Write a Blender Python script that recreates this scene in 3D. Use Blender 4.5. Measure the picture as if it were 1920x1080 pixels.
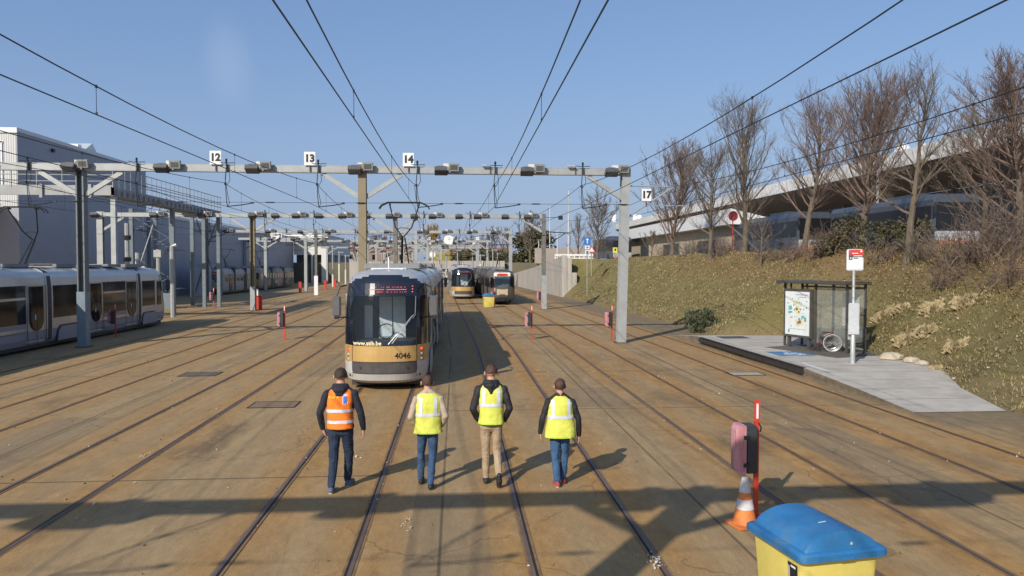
import bpy, bmesh, math, random
from mathutils import Vector, Matrix, Euler, noise
from math import sin, cos, pi, radians as R
random.seed(7)
S = bpy.context.scene
for o in list(bpy.data.objects): bpy.data.objects.remove(o)
COL = S.collection
# ------------------------------------------------------------ camera
F = 1400.0; H = 3.4
PSI = math.atan(105 / F); THE = math.atan(43 / F)
cam = bpy.data.objects.new('camera', bpy.data.cameras.new('camera')); COL.objects.link(cam)
cam.location = (0, 0, H); cam.rotation_euler = (pi / 2 - THE, 0, -PSI)
cam.data.sensor_width = 36; cam.data.lens = F / 1920 * 36; cam.data.clip_end = 5000; cam.data.clip_start = .1
S.camera = cam
# ------------------------------------------------------------ light
SUN_AZ = R(35)      # the way shadows fall, clockwise from +Y
SUN_EL = R(32)
W = bpy.data.worlds.new('World'); S.world = W; W.use_nodes = True
wn = W.node_tree; wn.nodes.clear()
sky = wn.nodes.new('ShaderNodeTexSky'); sky.sky_type = 'NISHITA'; sky.sun_disc = False
sky.sun_elevation = SUN_EL; sky.sun_rotation = pi + SUN_AZ
sky.air_density = 1.0; sky.dust_density = 1.2; sky.ozone_density = 1.0; sky.altitude = 50
bg = wn.nodes.new('ShaderNodeBackground'); bg.inputs[1].default_value = 0.10
wo = wn.nodes.new('ShaderNodeOutputWorld')
def wnode(t, **k):
    n = wn.nodes.new(t)
    for a, b in k.items(): setattr(n, a, b)
    return n
tc = wnode('ShaderNodeTexCoord')
# one thin wisp of cloud high on the left
nz = wnode('ShaderNodeTexNoise'); nz.inputs['Scale'].default_value = 5; nz.inputs['Detail'].default_value = 5
mp = wnode('ShaderNodeMapping'); mp.inputs['Scale'].default_value = (1.0, 1.0, .35)
wn.links.new(tc.outputs['Generated'], mp.inputs[0]); wn.links.new(mp.outputs[0], nz.inputs['Vector'])
cd = Vector((-.272, .931, .242)).normalized()
dst = wnode('ShaderNodeVectorMath', operation='SUBTRACT'); dst.inputs[1].default_value = cd
wn.links.new(tc.outputs['Generated'], dst.inputs[0])
dsc = wnode('ShaderNodeVectorMath', operation='MULTIPLY'); dsc.inputs[1].default_value = (26, 8, 14)
wn.links.new(dst.outputs[0], dsc.inputs[0])
ln = wnode('ShaderNodeVectorMath', operation='LENGTH'); wn.links.new(dsc.outputs[0], ln.inputs[0])
mr = wnode('ShaderNodeMapRange', interpolation_type='SMOOTHSTEP'); mr.inputs[1].default_value = 1; mr.inputs[2].default_value = 0.1; mr.inputs[3].default_value = 0; mr.inputs[4].default_value = 1
wn.links.new(ln.outputs['Value'], mr.inputs[0])
mu = wnode('ShaderNodeMath', operation='MULTIPLY'); wn.links.new(mr.outputs[0], mu.inputs[0]); wn.links.new(nz.outputs[0], mu.inputs[1])
mu2 = wnode('ShaderNodeMath', operation='MULTIPLY'); mu2.inputs[1].default_value = .36; wn.links.new(mu.outputs[0], mu2.inputs[0])
mx = wnode('ShaderNodeMixRGB'); mx.inputs[2].default_value = (8, 8.2, 8.6, 1)
wn.links.new(mu2.outputs[0], mx.inputs[0]); wn.links.new(sky.outputs[0], mx.inputs[1])
# smoggy pale band near the horizon
sx = wnode('ShaderNodeSeparateXYZ'); wn.links.new(tc.outputs['Generated'], sx.inputs[0])
hz = wnode('ShaderNodeMapRange', interpolation_type='SMOOTHSTEP'); hz.inputs[1].default_value = -.02; hz.inputs[2].default_value = .42; hz.inputs[3].default_value = .55; hz.inputs[4].default_value = .45
wn.links.new(sx.outputs['Z'], hz.inputs[0])
mh = wnode('ShaderNodeMixRGB'); mh.inputs[2].default_value = (1.6, 2.95, 5.9, 1)
wn.links.new(hz.outputs[0], mh.inputs[0]); wn.links.new(mx.outputs[0], mh.inputs[1])
hz2 = wnode('ShaderNodeMapRange', interpolation_type='SMOOTHSTEP'); hz2.inputs[1].default_value = -.02; hz2.inputs[2].default_value = .30; hz2.inputs[3].default_value = .6; hz2.inputs[4].default_value = 0
wn.links.new(sx.outputs['Z'], hz2.inputs[0])
mh2 = wnode('ShaderNodeMixRGB'); mh2.inputs[2].default_value = (2.75, 3.35, 4.7, 1)
wn.links.new(hz2.outputs[0], mh2.inputs[0]); wn.links.new(mh.outputs[0], mh2.inputs[1])
wn.links.new(mh2.outputs[0], bg.inputs[0]); wn.links.new(bg.outputs[0], wo.inputs[0])
sun = bpy.data.objects.new('sun', bpy.data.lights.new('sun', 'SUN')); COL.objects.link(sun)
sun.data.energy = 4.0; sun.data.angle = R(.5); sun.data.color = (1, .92, .80)
sd = Vector((sin(SUN_AZ) * cos(SUN_EL), cos(SUN_AZ) * cos(SUN_EL), -sin(SUN_EL)))
sun.rotation_euler = sd.to_track_quat('-Z', 'Y').to_euler()
S.view_settings.view_transform = 'Standard'; S.view_settings.look = 'None'; S.view_settings.gamma = 1
S.view_settings.exposure = 0.25
# ------------------------------------------------------------ helpers
cf = Vector((sin(PSI) * cos(THE), cos(PSI) * cos(THE), -sin(THE)))
cr = Vector((cos(PSI), -sin(PSI), 0)); cu = cr.cross(cf)
def ray(x, y): return cf + cr * ((x - 960) / F) + cu * ((540 - y) / F)
def G(x, y, z=0):
    d = ray(x, y); t = (z - H) / d.z; return Vector((d.x * t, d.y * t, z))
def PY(x, y, Y):
    d = ray(x, y); t = Y / d.y; return Vector((d.x * t, Y, H + d.z * t))
def PX(x, y, X):
    d = ray(x, y); t = X / d.x; return Vector((X, d.y * t, H + d.z * t))
def veer(Y): return -.022 * max(0, Y - 30)
# ---- materials
def nt(name):
    m = bpy.data.materials.new(name); m.use_nodes = True
    n = m.node_tree; return m, n, n.nodes['Principled BSDF']
def M(name, col, rough=.6, metal=0, var=.12, scale=5, bump=0, spec=.5, stretch=(1, 1, 1), dirt=0, dirtcol=(.12, .09, .06), alpha=1, emit=0, fine=0):
    m, n, b = nt(name)
    L = n.links.new
    tcn = n.nodes.new('ShaderNodeTexCoord'); mpn = n.nodes.new('ShaderNodeMapping'); mpn.inputs['Scale'].default_value = stretch
    L(tcn.outputs['Object'], mpn.inputs[0])
    t = n.nodes.new('ShaderNodeTexNoise'); t.inputs['Scale'].default_value = scale; t.inputs['Detail'].default_value = 6; t.inputs['Roughness'].default_value = .6
    L(mpn.outputs[0], t.inputs['Vector'])
    r = n.nodes.new('ShaderNodeValToRGB'); e = r.color_ramp.elements
    e[0].position = .3; e[1].position = .7
    e[0].color = (*[max(0, c * (1 - var)) for c in col], 1); e[1].color = (*[min(1, c * (1 + var)) for c in col], 1)
    L(t.outputs[0], r.inputs[0]); out = r.outputs[0]
    if dirt:
        t2 = n.nodes.new('ShaderNodeTexNoise'); t2.inputs['Scale'].default_value = scale * .45; t2.inputs['Detail'].default_value = 8; t2.inputs['Roughness'].default_value = .72
        L(mpn.outputs[0], t2.inputs['Vector'])
        r2 = n.nodes.new('ShaderNodeMapRange'); r2.inputs[1].default_value = .5; r2.inputs[2].default_value = .72; r2.inputs[4].default_value = dirt
        L(t2.outputs[0], r2.inputs[0])
        x = n.nodes.new('ShaderNodeMixRGB'); x.inputs[2].default_value = (*dirtcol, 1)
        L(r2.outputs[0], x.inputs[0]); L(out, x.inputs[1]); out = x.outputs[0]
    L(out, b.inputs['Base Color'])
    b.inputs['Roughness'].default_value = rough; b.inputs['Metallic'].default_value = metal
    b.inputs['Specular IOR Level'].default_value = spec; b.inputs['Alpha'].default_value = alpha
    if emit:
        b.inputs['Emission Color'].default_value = (*col, 1); b.inputs['Emission Strength'].default_value = emit
    if bump:
        t3 = n.nodes.new('ShaderNodeTexNoise'); t3.inputs['Scale'].default_value = fine or scale * 4; t3.inputs['Detail'].default_value = 4
        L(mpn.outputs[0], t3.inputs['Vector'])
        bp = n.nodes.new('ShaderNodeBump'); bp.inputs['Strength'].default_value = bump; bp.inputs['Distance'].default_value = .02
        L(t3.outputs[0], bp.inputs['Height']); L(bp.outputs[0], b.inputs['Normal'])
    return m
# ---- mesh builder
class MB:
    def __init__(s): s.v = []; s.f = []; s.m = []; s.k = 0
    def add(s, vs, fs, k=None):
        b = len(s.v); s.v += [tuple(v) for v in vs]; s.f += [tuple(i + b for i in f) for f in fs]; s.m += [s.k if k is None else k] * len(fs); return s
    def box(s, c, d, rot=None, k=None, top=1.0):
        c = Vector(c); vs = []
        for z in (-.5, .5):
            q = top if z > 0 else 1
            for x, y in ((-.5, -.5), (.5, -.5), (.5, .5), (-.5, .5)): vs.append(Vector((x * d[0] * q, y * d[1] * q, z * d[2])))
        if rot is not None:
            m = rot if isinstance(rot, Matrix) else Euler(rot).to_matrix()
            vs = [m @ v for v in vs]
        return s.add([v + c for v in vs], [(0, 3, 2, 1), (4, 5, 6, 7), (0, 1, 5, 4), (1, 2, 6, 5), (2, 3, 7, 6), (3, 0, 4, 7)], k)
    def beam(s, a, b, w, h=None, k=None):
        a = Vector(a); b = Vector(b); h = h or w; d = b - a; z = d.normalized()
        x = z.cross(Vector((0, 0, 1)))
        if x.length < 1e-3: x = Vector((1, 0, 0))
        x.normalize(); y = x.cross(z)
        m = Matrix((x, y, z)).transposed()
        return s.box((a + b) / 2, (w, h, d.length), m, k)
    def tube(s, pts, r, n=6, k=None, cap=True):
        pts = [Vector(p) for p in pts]; N = len(pts); rr = r if isinstance(r, (list, tuple)) else [r] * N
        vs = []; ref = None
        for i, p in enumerate(pts):
            d = (pts[min(i + 1, N - 1)] - pts[max(i - 1, 0)])
            if d.length < 1e-9: d = Vector((0, 0, 1))
            d.normalize()
            if ref is None or abs(ref.dot(d)) > .98:
                ref = Vector((0, 0, 1)) if abs(d.z) < .9 else Vector((1, 0, 0))
            x = (ref - d * ref.dot(d)).normalized(); y = d.cross(x); ref = x
            for j in range(n):
                a = 2 * pi * j / n; vs.append(p + (x * cos(a) + y * sin(a)) * rr[i])
        fs = [(i * n + j, i * n + (j + 1) % n, (i + 1) * n + (j + 1) % n, (i + 1) * n + j) for i in range(N - 1) for j in range(n)]
        if cap: fs += [tuple(range(n))[::-1], tuple((N - 1) * n + j for j in range(n))]
        return s.add(vs, fs, k)
    def loft(s, rings, k=None, cap=True, close=True):
        n = len(rings[0]); vs = [p for r in rings for p in r]
        q = n if close else n - 1
        fs = [(i * n + j, i * n + (j + 1) % n, (i + 1) * n + (j + 1) % n, (i + 1) * n + j) for i in range(len(rings) - 1) for j in range(q)]
        if cap: fs += [tuple(range(n))[::-1], tuple((len(rings) - 1) * n + j for j in range(n))]
        return s.add(vs, fs, k)
    def lathe(s, prof, c=(0, 0, 0), n=16, k=None, axis='Z'):
        c = Vector(c); rings = []
        for r, z in prof:
            ring = []
            for j in range(n):
                a = 2 * pi * j / n
                p = Vector((r * cos(a), r * sin(a), z))
                if axis == 'Y': p = Vector((p.x, -p.z, p.y))
                if axis == 'X': p = Vector((p.z, p.x, p.y))
                ring.append(p + c)
            rings.append(ring)
        return s.loft(rings, k)
    def poly(s, pts, off, k=None):
        n = len(pts); off = Vector(off); vs = [Vector(p) for p in pts] + [Vector(p) + off for p in pts]
        return s.add(vs, [tuple(range(n))[::-1], tuple(range(n, 2 * n))] + [(i, (i + 1) % n, n + (i + 1) % n, n + i) for i in range(n)], k)
    def build(s, name, mats, parent=None, smooth=False, bevel=0, ang=35):
        me = bpy.data.meshes.new(name); me.from_pydata(s.v, [], s.f)
        for m in (mats if isinstance(mats, (list, tuple)) else [mats]): me.materials.append(m)
        me.polygons.foreach_set('material_index', s.m)
        bm = bmesh.new(); bm.from_mesh(me); bmesh.ops.recalc_face_normals(bm, faces=bm.faces)
        if bevel: bmesh.ops.bevel(bm, geom=[e for e in bm.edges if e.is_manifold and e.calc_face_angle(0) > .5], offset=bevel, segments=2, affect='EDGES')
        bm.to_mesh(me); bm.free()
        if smooth:
            me.polygons.foreach_set('use_smooth', [True] * len(me.polygons)); me.set_sharp_from_angle(angle=R(ang))
        o = bpy.data.objects.new(name, me); COL.objects.link(o)
        if parent: o.parent = parent
        return o
def tag(o, label=None, cat=None, group=None, kind=None):
    if label: o['label'] = label
    if cat: o['category'] = cat
    if group: o['group'] = group
    if kind: o['kind'] = kind
    return o
def thing(name, label, cat, loc=(0, 0, 0), rz=0, group=None):
    o = bpy.data.objects.new(name, None); COL.objects.link(o); o.location = loc; o.rotation_euler = (0, 0, rz)
    o.empty_display_size = .2
    return tag(o, label, cat, group)
def copy_tree(o, parent=None, label=None, loc=None, rz=None):
    c = o.copy(); COL.objects.link(c); c.parent = parent
    for ch in [x for x in o.children]: copy_tree(ch, c)
    if label: c['label'] = label
    if loc is not None: c.location = loc
    if rz is not None: c.rotation_euler = (0, 0, rz)
    return c
def text(name, body, size, mat, M4, parent=None, ext=.004, align='CENTER', bold=0):
    cu_ = bpy.data.curves.new(name, 'FONT'); cu_.body = body; cu_.size = size; cu_.align_x = align; cu_.align_y = 'CENTER'; cu_.extrude = ext; cu_.offset = bold
    o = bpy.data.objects.new(name, cu_); COL.objects.link(o)
    dg = bpy.context.evaluated_depsgraph_get(); me = bpy.data.meshes.new_from_object(o.evaluated_get(dg))
    bpy.data.objects.remove(o); me.materials.clear(); me.materials.append(mat); me.transform(M4)
    r = bpy.data.objects.new(name, me); COL.objects.link(r)
    if parent: r.parent = parent
    return r
FACE = Matrix.Rotation(pi / 2, 4, 'X')      # upright text read from -Y
def at(x, y, z, m=FACE): return Matrix.Translation((x, y, z)) @ m
# palette
m_galv = M('galvanised_steel', (.36, .38, .38), .5, .25, .1, 3, dirt=.35, dirtcol=(.24, .21, .17))
m_galvblue = M('blue_grey_paint', (.15, .19, .215), .55, 0, .14, 4, dirt=.5, dirtcol=(.14, .13, .12))
m_darkpost = M('weathered_steel', (.16, .16, .15), .6, .2, .2, 4, dirt=.5, dirtcol=(.10, .07, .05))
m_olive = M('olive_brown_paint', (.23, .19, .12), .6, 0, .08, 3, dirt=.3, dirtcol=(.15, .13, .09))
m_black = M('black_plastic', (.02, .02, .022), .45, 0, .2)
m_dkgrey = M('dark_grey_paint', (.07, .07, .075), .55, 0, .2)
m_wire = M('wire', (.035, .04, .04), .5, .5)
m_white = M('white_sign_plate', (.75, .76, .76), .5, 0, .05, dirt=.15)
m_ink = M('black_ink', (.015, .015, .015), .6)
m_red = M('red_paint', (.55, .05, .03), .45, 0, .15, 8, dirt=.2)
m_glassdk = M('dark_glass', (.012, .014, .016), .06, 0, .3, spec=.8)
m_lampglass = M('lamp_glass', (.10, .11, .12), .15)
m_rust = M('rusty_iron', (.13, .08, .05), .75, .2, .3, 10)
m_rubber = M('rubber', (.03, .03, .03), .8)
m_yellow = M('yellow_paint', (.72, .6, .08), .5, 0, .1)
# ------------------------------------------------------------ math-node expressions for the ground
class X:
    def __init__(s, n, o): s.n = n; s.o = o
    def _op(s, op, a, b=None, c=None):
        m = s.n.nodes.new('ShaderNodeMath'); m.operation = op
        for i, q in enumerate((a, b, c)):
            if q is None: continue
            if isinstance(q, X): s.n.links.new(q.o, m.inputs[i])
            else: m.inputs[i].default_value = q
        return X(s.n, m.outputs[0])
    def __add__(s, b): return s._op('ADD', s, b)
    def __sub__(s, b): return s._op('SUBTRACT', s, b)
    def __mul__(s, b): return s._op('MULTIPLY', s, b)
    def abs(s): return s._op('ABSOLUTE', s)
    def max(s, b): return s._op('MAXIMUM', s, b)
    def min(s, b): return s._op('MINIMUM', s, b)
    def map(s, a, b, c=0, d=1, sm=True):
        m = s.n.nodes.new('ShaderNodeMapRange'); m.interpolation_type = 'SMOOTHSTEP' if sm else 'LINEAR'
        s.n.links.new(s.o, m.inputs[0])
        for i, q in enumerate((a, b, c, d)): m.inputs[i + 1].default_value = q
        return X(s.n, m.outputs[0])
def noise_x(n, scale, detail=5, rough=.6, st=(1, 1, 1), off=(0, 0, 0), dist=0):
    tcn = n.nodes.new('ShaderNodeTexCoord'); mpn = n.nodes.new('ShaderNodeMapping'); mpn.inputs['Scale'].default_value = st; mpn.inputs['Location'].default_value = off
    n.links.new(tcn.outputs['Object'], mpn.inputs[0])
    t = n.nodes.new('ShaderNodeTexNoise'); t.inputs['Scale'].default_value = scale; t.inputs['Detail'].default_value = detail; t.inputs['Roughness'].default_value = rough; t.inputs['Distortion'].default_value = dist
    n.links.new(mpn.outputs[0], t.inputs['Vector']); return X(n, t.outputs[0])
def mixc(n, fac, a, b, mode='MIX'):
    m = n.nodes.new('ShaderNodeMixRGB'); m.blend_type = mode
    for i, q in enumerate((fac, a, b)):
        if isinstance(q, X): n.links.new(q.o, m.inputs[i])
        elif isinstance(q, (int, float)): m.inputs[i].default_value = q
        elif isinstance(q, tuple): m.inputs[i].default_value = (*q, 1)
        else: n.links.new(q, m.inputs[i])
    return m.outputs[0]
TRK = [-17.6, -13.62, -10.05, -6.1, -1.91, 1.58, 5.34, 9.25]
gm, gn, gb = nt('yard_concrete')
tcg = gn.nodes.new('ShaderNodeTexCoord'); sp = gn.nodes.new('ShaderNodeSeparateXYZ'); gn.links.new(tcg.outputs['Object'], sp.inputs[0])
gx = X(gn, sp.outputs[0]); gy = X(gn, sp.outputs[1])
gu = gx + (gy - 30).max(0) * .022
wob = noise_x(gn, .35, 4)
gw = gu + (wob - .5) * .5
dmin = None; dmid = None
for c in TRK:
    a = (gw - c).abs(); r = (a - .75).abs()
    dmin = r if dmin is None else dmin.min(r); dmid = a if dmid is None else dmid.min(a)
n1 = noise_x(gn, .55, 8, .62, (1, .35, 1)); n2 = noise_x(gn, 3.5, 8, .7, (1, .6, 1)); n3 = noise_x(gn, 60, 3, .7); n4 = noise_x(gn, .12, 6, .6, (1, .5, 1), (5, 3, 0)); n5 = noise_x(gn, 1.3, 9, .75, (1.6, .28, 1), (9, 2, 0), .6)
col = mixc(gn, n4.map(.35, .65), (0.277, 0.195, 0.104), (0.360, 0.250, 0.130))
col = mixc(gn, n2.map(.3, .7), col, mixc(gn, .5, (0.236, 0.170, 0.094), (0.389, 0.285, 0.158)))
col = mixc(gn, n5.map(.42, .62) * .55, col, (0.425, 0.310, 0.169))
rust = (dmin.map(.85, .08) * n1.map(.22, .5) * n5.map(.2, .6, .6, 1)).min(1)
rust2 = dmid.map(1.0, .5) * n1.map(.42, .66) * .5
col = mixc(gn, (rust * gx.map(-9, 3, .52, .82) + rust2 * .5).min(.85), col, mixc(gn, n2.map(.3, .7), (.305, .165, .052), (.425, .250, .085)))
# oil and damp stains, brighter towards the east side
stain = noise_x(gn, .45, 9, .68, (1, .5, 1), (31, 7, 0), .4)
col = mixc(gn, stain.map(.56, .72) * .62, col, (0.118, 0.080, 0.045))
darkr = gx.map(2.5, 5.5) * gy.map(45, 20) * noise_x(gn, .5, 8, .7, (1.3, .45, 1), (3, 17, 0)).map(.46, .64)
col = mixc(gn, darkr * .5, col, (0.153, 0.105, 0.058))
# tarred strip along the foot of the bank
asph = (gx + (gy - 30).max(0) * .022).map(10.1, 10.5) * gy.map(14, 15.5)
asph2 = gx.map(11.2, 11.8) * 1
col = mixc(gn, asph.max(asph2) * .8, col, mixc(gn, n2.map(.3, .7), (0.142, 0.115, 0.076), (0.224, 0.180, 0.119)))
# pale scuffs
sc = noise_x(gn, 2.2, 10, .8, (2.2, .5, 1), (1, 8, 0)).map(.62, .74)
col = mixc(gn, sc * .5, col, (0.566, 0.440, 0.266))
# slab joints
def joint(n, y, x0, x1, w=.02):
    return (gy - y + (gx * 0)).abs().map(w * 2, w * .6) * gx.map(x0, x0 + .1) * gx.map(x1, x1 - .1)
vo = gn.nodes.new('ShaderNodeTexVoronoi'); vo.feature = 'DISTANCE_TO_EDGE'; vo.inputs['Scale'].default_value = .33
mpv = gn.nodes.new('ShaderNodeMapping'); gn.links.new(tcg.outputs['Object'], mpv.inputs[0])
va = gn.nodes.new('ShaderNodeVectorMath'); va.operation = 'ADD'; nv_ = gn.nodes.new('ShaderNodeTexNoise'); nv_.inputs['Scale'].default_value = 1.1; nv_.inputs['Detail'].default_value = 6
gn.links.new(mpv.outputs[0], nv_.inputs['Vector']); gn.links.new(mpv.outputs[0], va.inputs[0]); gn.links.new(nv_.outputs['Color'], va.inputs[1]); gn.links.new(va.outputs[0], vo.inputs['Vector'])
crk = X(gn, vo.outputs['Distance']).map(.008, .002) * noise_x(gn, .4, 4, .6, (1, 1, 1), (12, 5, 0)).map(.5, .58)
col = mixc(gn, crk * .38, col, (.06, .045, .03))
wear = noise_x(gn, 5, 9, .78, (1, .4, 1), (2, 6, 1), .5)
col = mixc(gn, wear.map(.5, .7) * .4, col, (.19, .135, .08))
col = mixc(gn, wear.map(.48, .28) * .5, col, (.43, .33, .20))
fst = noise_x(gn, 14, 8, .85, (1, .3, 1), (6, 1, 3), .3)
col = mixc(gn, 1.0, col, mixc(gn, fst.map(.3, .7), (.99, .97, .925), (1.27, 1.235, 1.165)), 'MULTIPLY')
for (px_, py_, hw_, hl_) in ((-8.2, 15, .7, 2.2), (3.4, 19, .8, 1.4), (-.1, 9.3, .5, 1.8), (7.2, 12.5, .7, 2.5), (-4.1, 26, .8, 3)):
    pm_ = (gx - px_).abs().map(hw_ + .015, hw_ - .015) * (gy - py_).abs().map(hl_ + .02, hl_ - .02)
    col = mixc(gn, pm_ * .30, col, (.15, .125, .095))
J = None
for (y, x0, x1) in ((23.6, -16, 9), (12.1, -9, -1.2), (17.4, -1, 12), (29.9, -16, 9), (36.5, -16, 9), (7.4, -12, 8), (44, -16, 9), (52, -16, 9), (61, -18, 9)):
    q = joint(gn, y, x0, x1); J = q if J is None else J.max(q)
for xj in (-11.9, -8.1, -.2, 3.45, 7.3): J = J.max((gu - xj).abs().map(.03, .008) * n1.map(.35, .5))
col = mixc(gn, J * .7, col, (.07, .055, .04))
col = mixc(gn, n3.map(.2, .8), col, mixc(gn, 1.0, col, (.62, .60, .57), 'MULTIPLY'))
spk = noise_x(gn, 16, 2, .5, (1, 1, 1), (4, 4, 0)).map(.72, .76)
col = mixc(gn, spk * .5, col, (.08, .06, .045))
gn.links.new(col, gb.inputs['Base Color']); gb.inputs['Roughness'].default_value = .86; gb.inputs['Specular IOR Level'].default_value = .3
bp = gn.nodes.new('ShaderNodeBump'); bp.inputs['Strength'].default_value = .35; bp.inputs['Distance'].default_value = .012
gn.links.new((n3 * .5 + n2).o, bp.inputs['Height']); gn.links.new(bp.outputs[0], gb.inputs['Normal'])
g = MB(); g.add([(-900, -120, 0), (900, -120, 0), (900, 2500, 0), (-900, 2500, 0)], [(0, 1, 2, 3)])
tag(g.build('ground', gm), kind='structure')
# ---- rails
m_head = M('rail_head', (.15, .11, .09), .6, .3, .3, 3, stretch=(1, .2, 1), dirt=.7, dirtcol=(.22, .12, .05))
m_groove = M('rail_groove', (.025, .017, .011), .8, 0, .3)
m_web = M('rail_rust', (.21, .125, .06), .8, 0, .3, 5)
def trackline(c, y): return c + veer(y)
for ti, c in enumerate(TRK):
    g = MB()
    ys = [-20, 0, 10, 20, 30, 31, 40, 60, 90, 120, 143]
    for s in (-1, 1):
        gw_ = .03 if ti in (3, 4, 5) else .018
        for (o, w, z, k) in ((0, .046, .012, 0), (-s * (.023 + gw_ / 2), gw_, .004, 1), (-s * (.041 + gw_), .03, .009, 2), (s * .040, .034, .005, 2)):
            vs = []
            for y in ys:
                x = trackline(c, y) + s * .735 + o
                vs += [(x - w / 2, y, z), (x + w / 2, y, z)]
            g.add(vs, [(2 * i, 2 * i + 1, 2 * i + 3, 2 * i + 2) for i in range(len(ys) - 1)], k)
    tag(g.build('tram_rails', [m_head, m_groove, m_web]), kind='structure')
# ------------------------------------------------------------ bank and terrain on the east
TOE = [(-30, 13.2), (5, 13.0), (15.7, 12.7), (18.5, 13.1), (22.5, 14.6), (25, 14.3), (28, 15.2), (30, 15.0), (33, 14.4), (35, 12.2), (43, 12.4), (60, 11.8), (79, 11.25), (125, 9.6), (146, 8.9)]
def interp(T, y):
    if y <= T[0][0]: return T[0][1]
    for (a, b), (c, d) in zip(T, T[1:]):
        if y <= c: return b + (d - b) * (y - a) / (c - a)
    return T[-1][1]
def wallz(Y): return interp([(79, 4.35), (100, 3.1), (125, 2.0), (146, 1.6)], Y)
def bankz(X, Y):
    t = interp(TOE, Y)
    crest = interp([(0, 20), (30, 19.5), (60, 18.5), (79, 16), (110, 17), (146, 20)], Y)
    top = 4.2 - .25 * min(1, max(0, (Y - 60) / 30))
    u = min(1, max(0, (X - t) / (crest - t)))
    if Y <= 79:
        s = u ** .92; z = top * (s * s * (3 - 2 * s) * .35 + s * .65)
    else:
        b = wallz(Y) - .15; z = b + (top - b) * u
    if u > 0:
        z += (noise.noise(Vector((X * .35, Y * .35, 0))) * .28 + noise.noise(Vector((X * 1.2, Y * 1.2, 5))) * .09) * min(1, u * 4) * (1 if u < 1 else .3)
        # a lump beside the shelter
        z += .15 * math.exp(-((X - 15.6) ** 2 / 1.6 + (Y - 22.6) ** 2 / 5)) * min(1, u * 5)
    return z
bmx, bn, bb = nt('dry_grass_bank')
b1 = noise_x(bn, .35, 7, .65); b2 = noise_x(bn, 2.2, 8, .75, (1, 1, 1)); b3 = noise_x(bn, 22, 5, .8); b4 = noise_x(bn, 6, 6, .8, (1, 2.5, 1), (3, 3, 3))
c0 = mixc(bn, b1.map(.38, .62), (.20, .165, .070), (.26, .205, .10))
c0 = mixc(bn, b2.map(.35, .62), c0, (.16, .145, .055))
c0 = mixc(bn, b4.map(.5, .7) * .5, c0, (.33, .26, .15))
c0 = mixc(bn, b3.map(.25, .75), c0, mixc(bn, 1.0, c0, (.72, .72, .68), 'MULTIPLY'))
tcb = bn.nodes.new('ShaderNodeTexCoord'); spb = bn.nodes.new('ShaderNodeSeparateXYZ'); bn.links.new(tcb.outputs['Object'], spb.inputs[0])
bx = X(bn, spb.outputs[0]); by = X(bn, spb.outputs[1]); bz = X(bn, spb.outputs[2])
leafm = bz.map(1.9, 3.5) * by.map(62, 50) * (b2 * .5 + b1 * .5).map(.36, .56)
c0 = mixc(bn, leafm * .75, c0, (.19, .115, .06))
footm = bz.map(.9, .1) * b4.map(.35, .6)
c0 = mixc(bn, footm * .6, c0, (.25, .18, .11))
bn.links.new(c0, bb.inputs['Base Color']); bb.inputs['Roughness'].default_value = .95; bb.inputs['Specular IOR Level'].default_value = .15
bpb = bn.nodes.new('ShaderNodeBump'); bpb.inputs['Strength'].default_value = .7; bpb.inputs['Distance'].default_value = .05
bn.links.new((b3 + b4).o, bpb.inputs['Height']); bn.links.new(bpb.outputs[0], bb.inputs['Normal'])
g = MB(); ys = [-30 + i * 3 for i in range(12)] + [4 + .4 * i for i in range(188)] + [79 + 1.5 * i for i in range(45)]
us = [i / 34 for i in range(35)]; ext = [1.0, 3, 6, 12, 30, 120, 600]
NX = len(us) + len(ext)
for y in ys:
    t = interp(TOE, y)
    for u in us:
        x = t + u * (21 - t); z = bankz(x, y)
        if u == 0 and y < 79: z = -.05
        g.v.append((x, y, z))
    for e in ext: g.v.append((21 + e, y, 4.2 if y < 60 else 4.2 - .25 * min(1, (y - 60) / 30)))
for i in range(len(ys) - 1):
    for j in range(NX - 1):
        a = i * NX + j; g.f.append((a, a + 1, a + NX + 1, a + NX)); g.m.append(0 if j < len(us) + 1 else 1)
m_road = M('upper_road', (.16, .155, .15), .85, 0, .2, .4, bump=.2)
bank = tag(g.build('embankment', [bmx, m_road], smooth=True), kind='structure')
g = MB(); g.box((0, 700, 1.95), (1600, 1106, 3.9)); tag(g.build('far_terrain', M('far_ground', (.16, .14, .09), .95, 0, .3, .05)), kind='structure')
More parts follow.
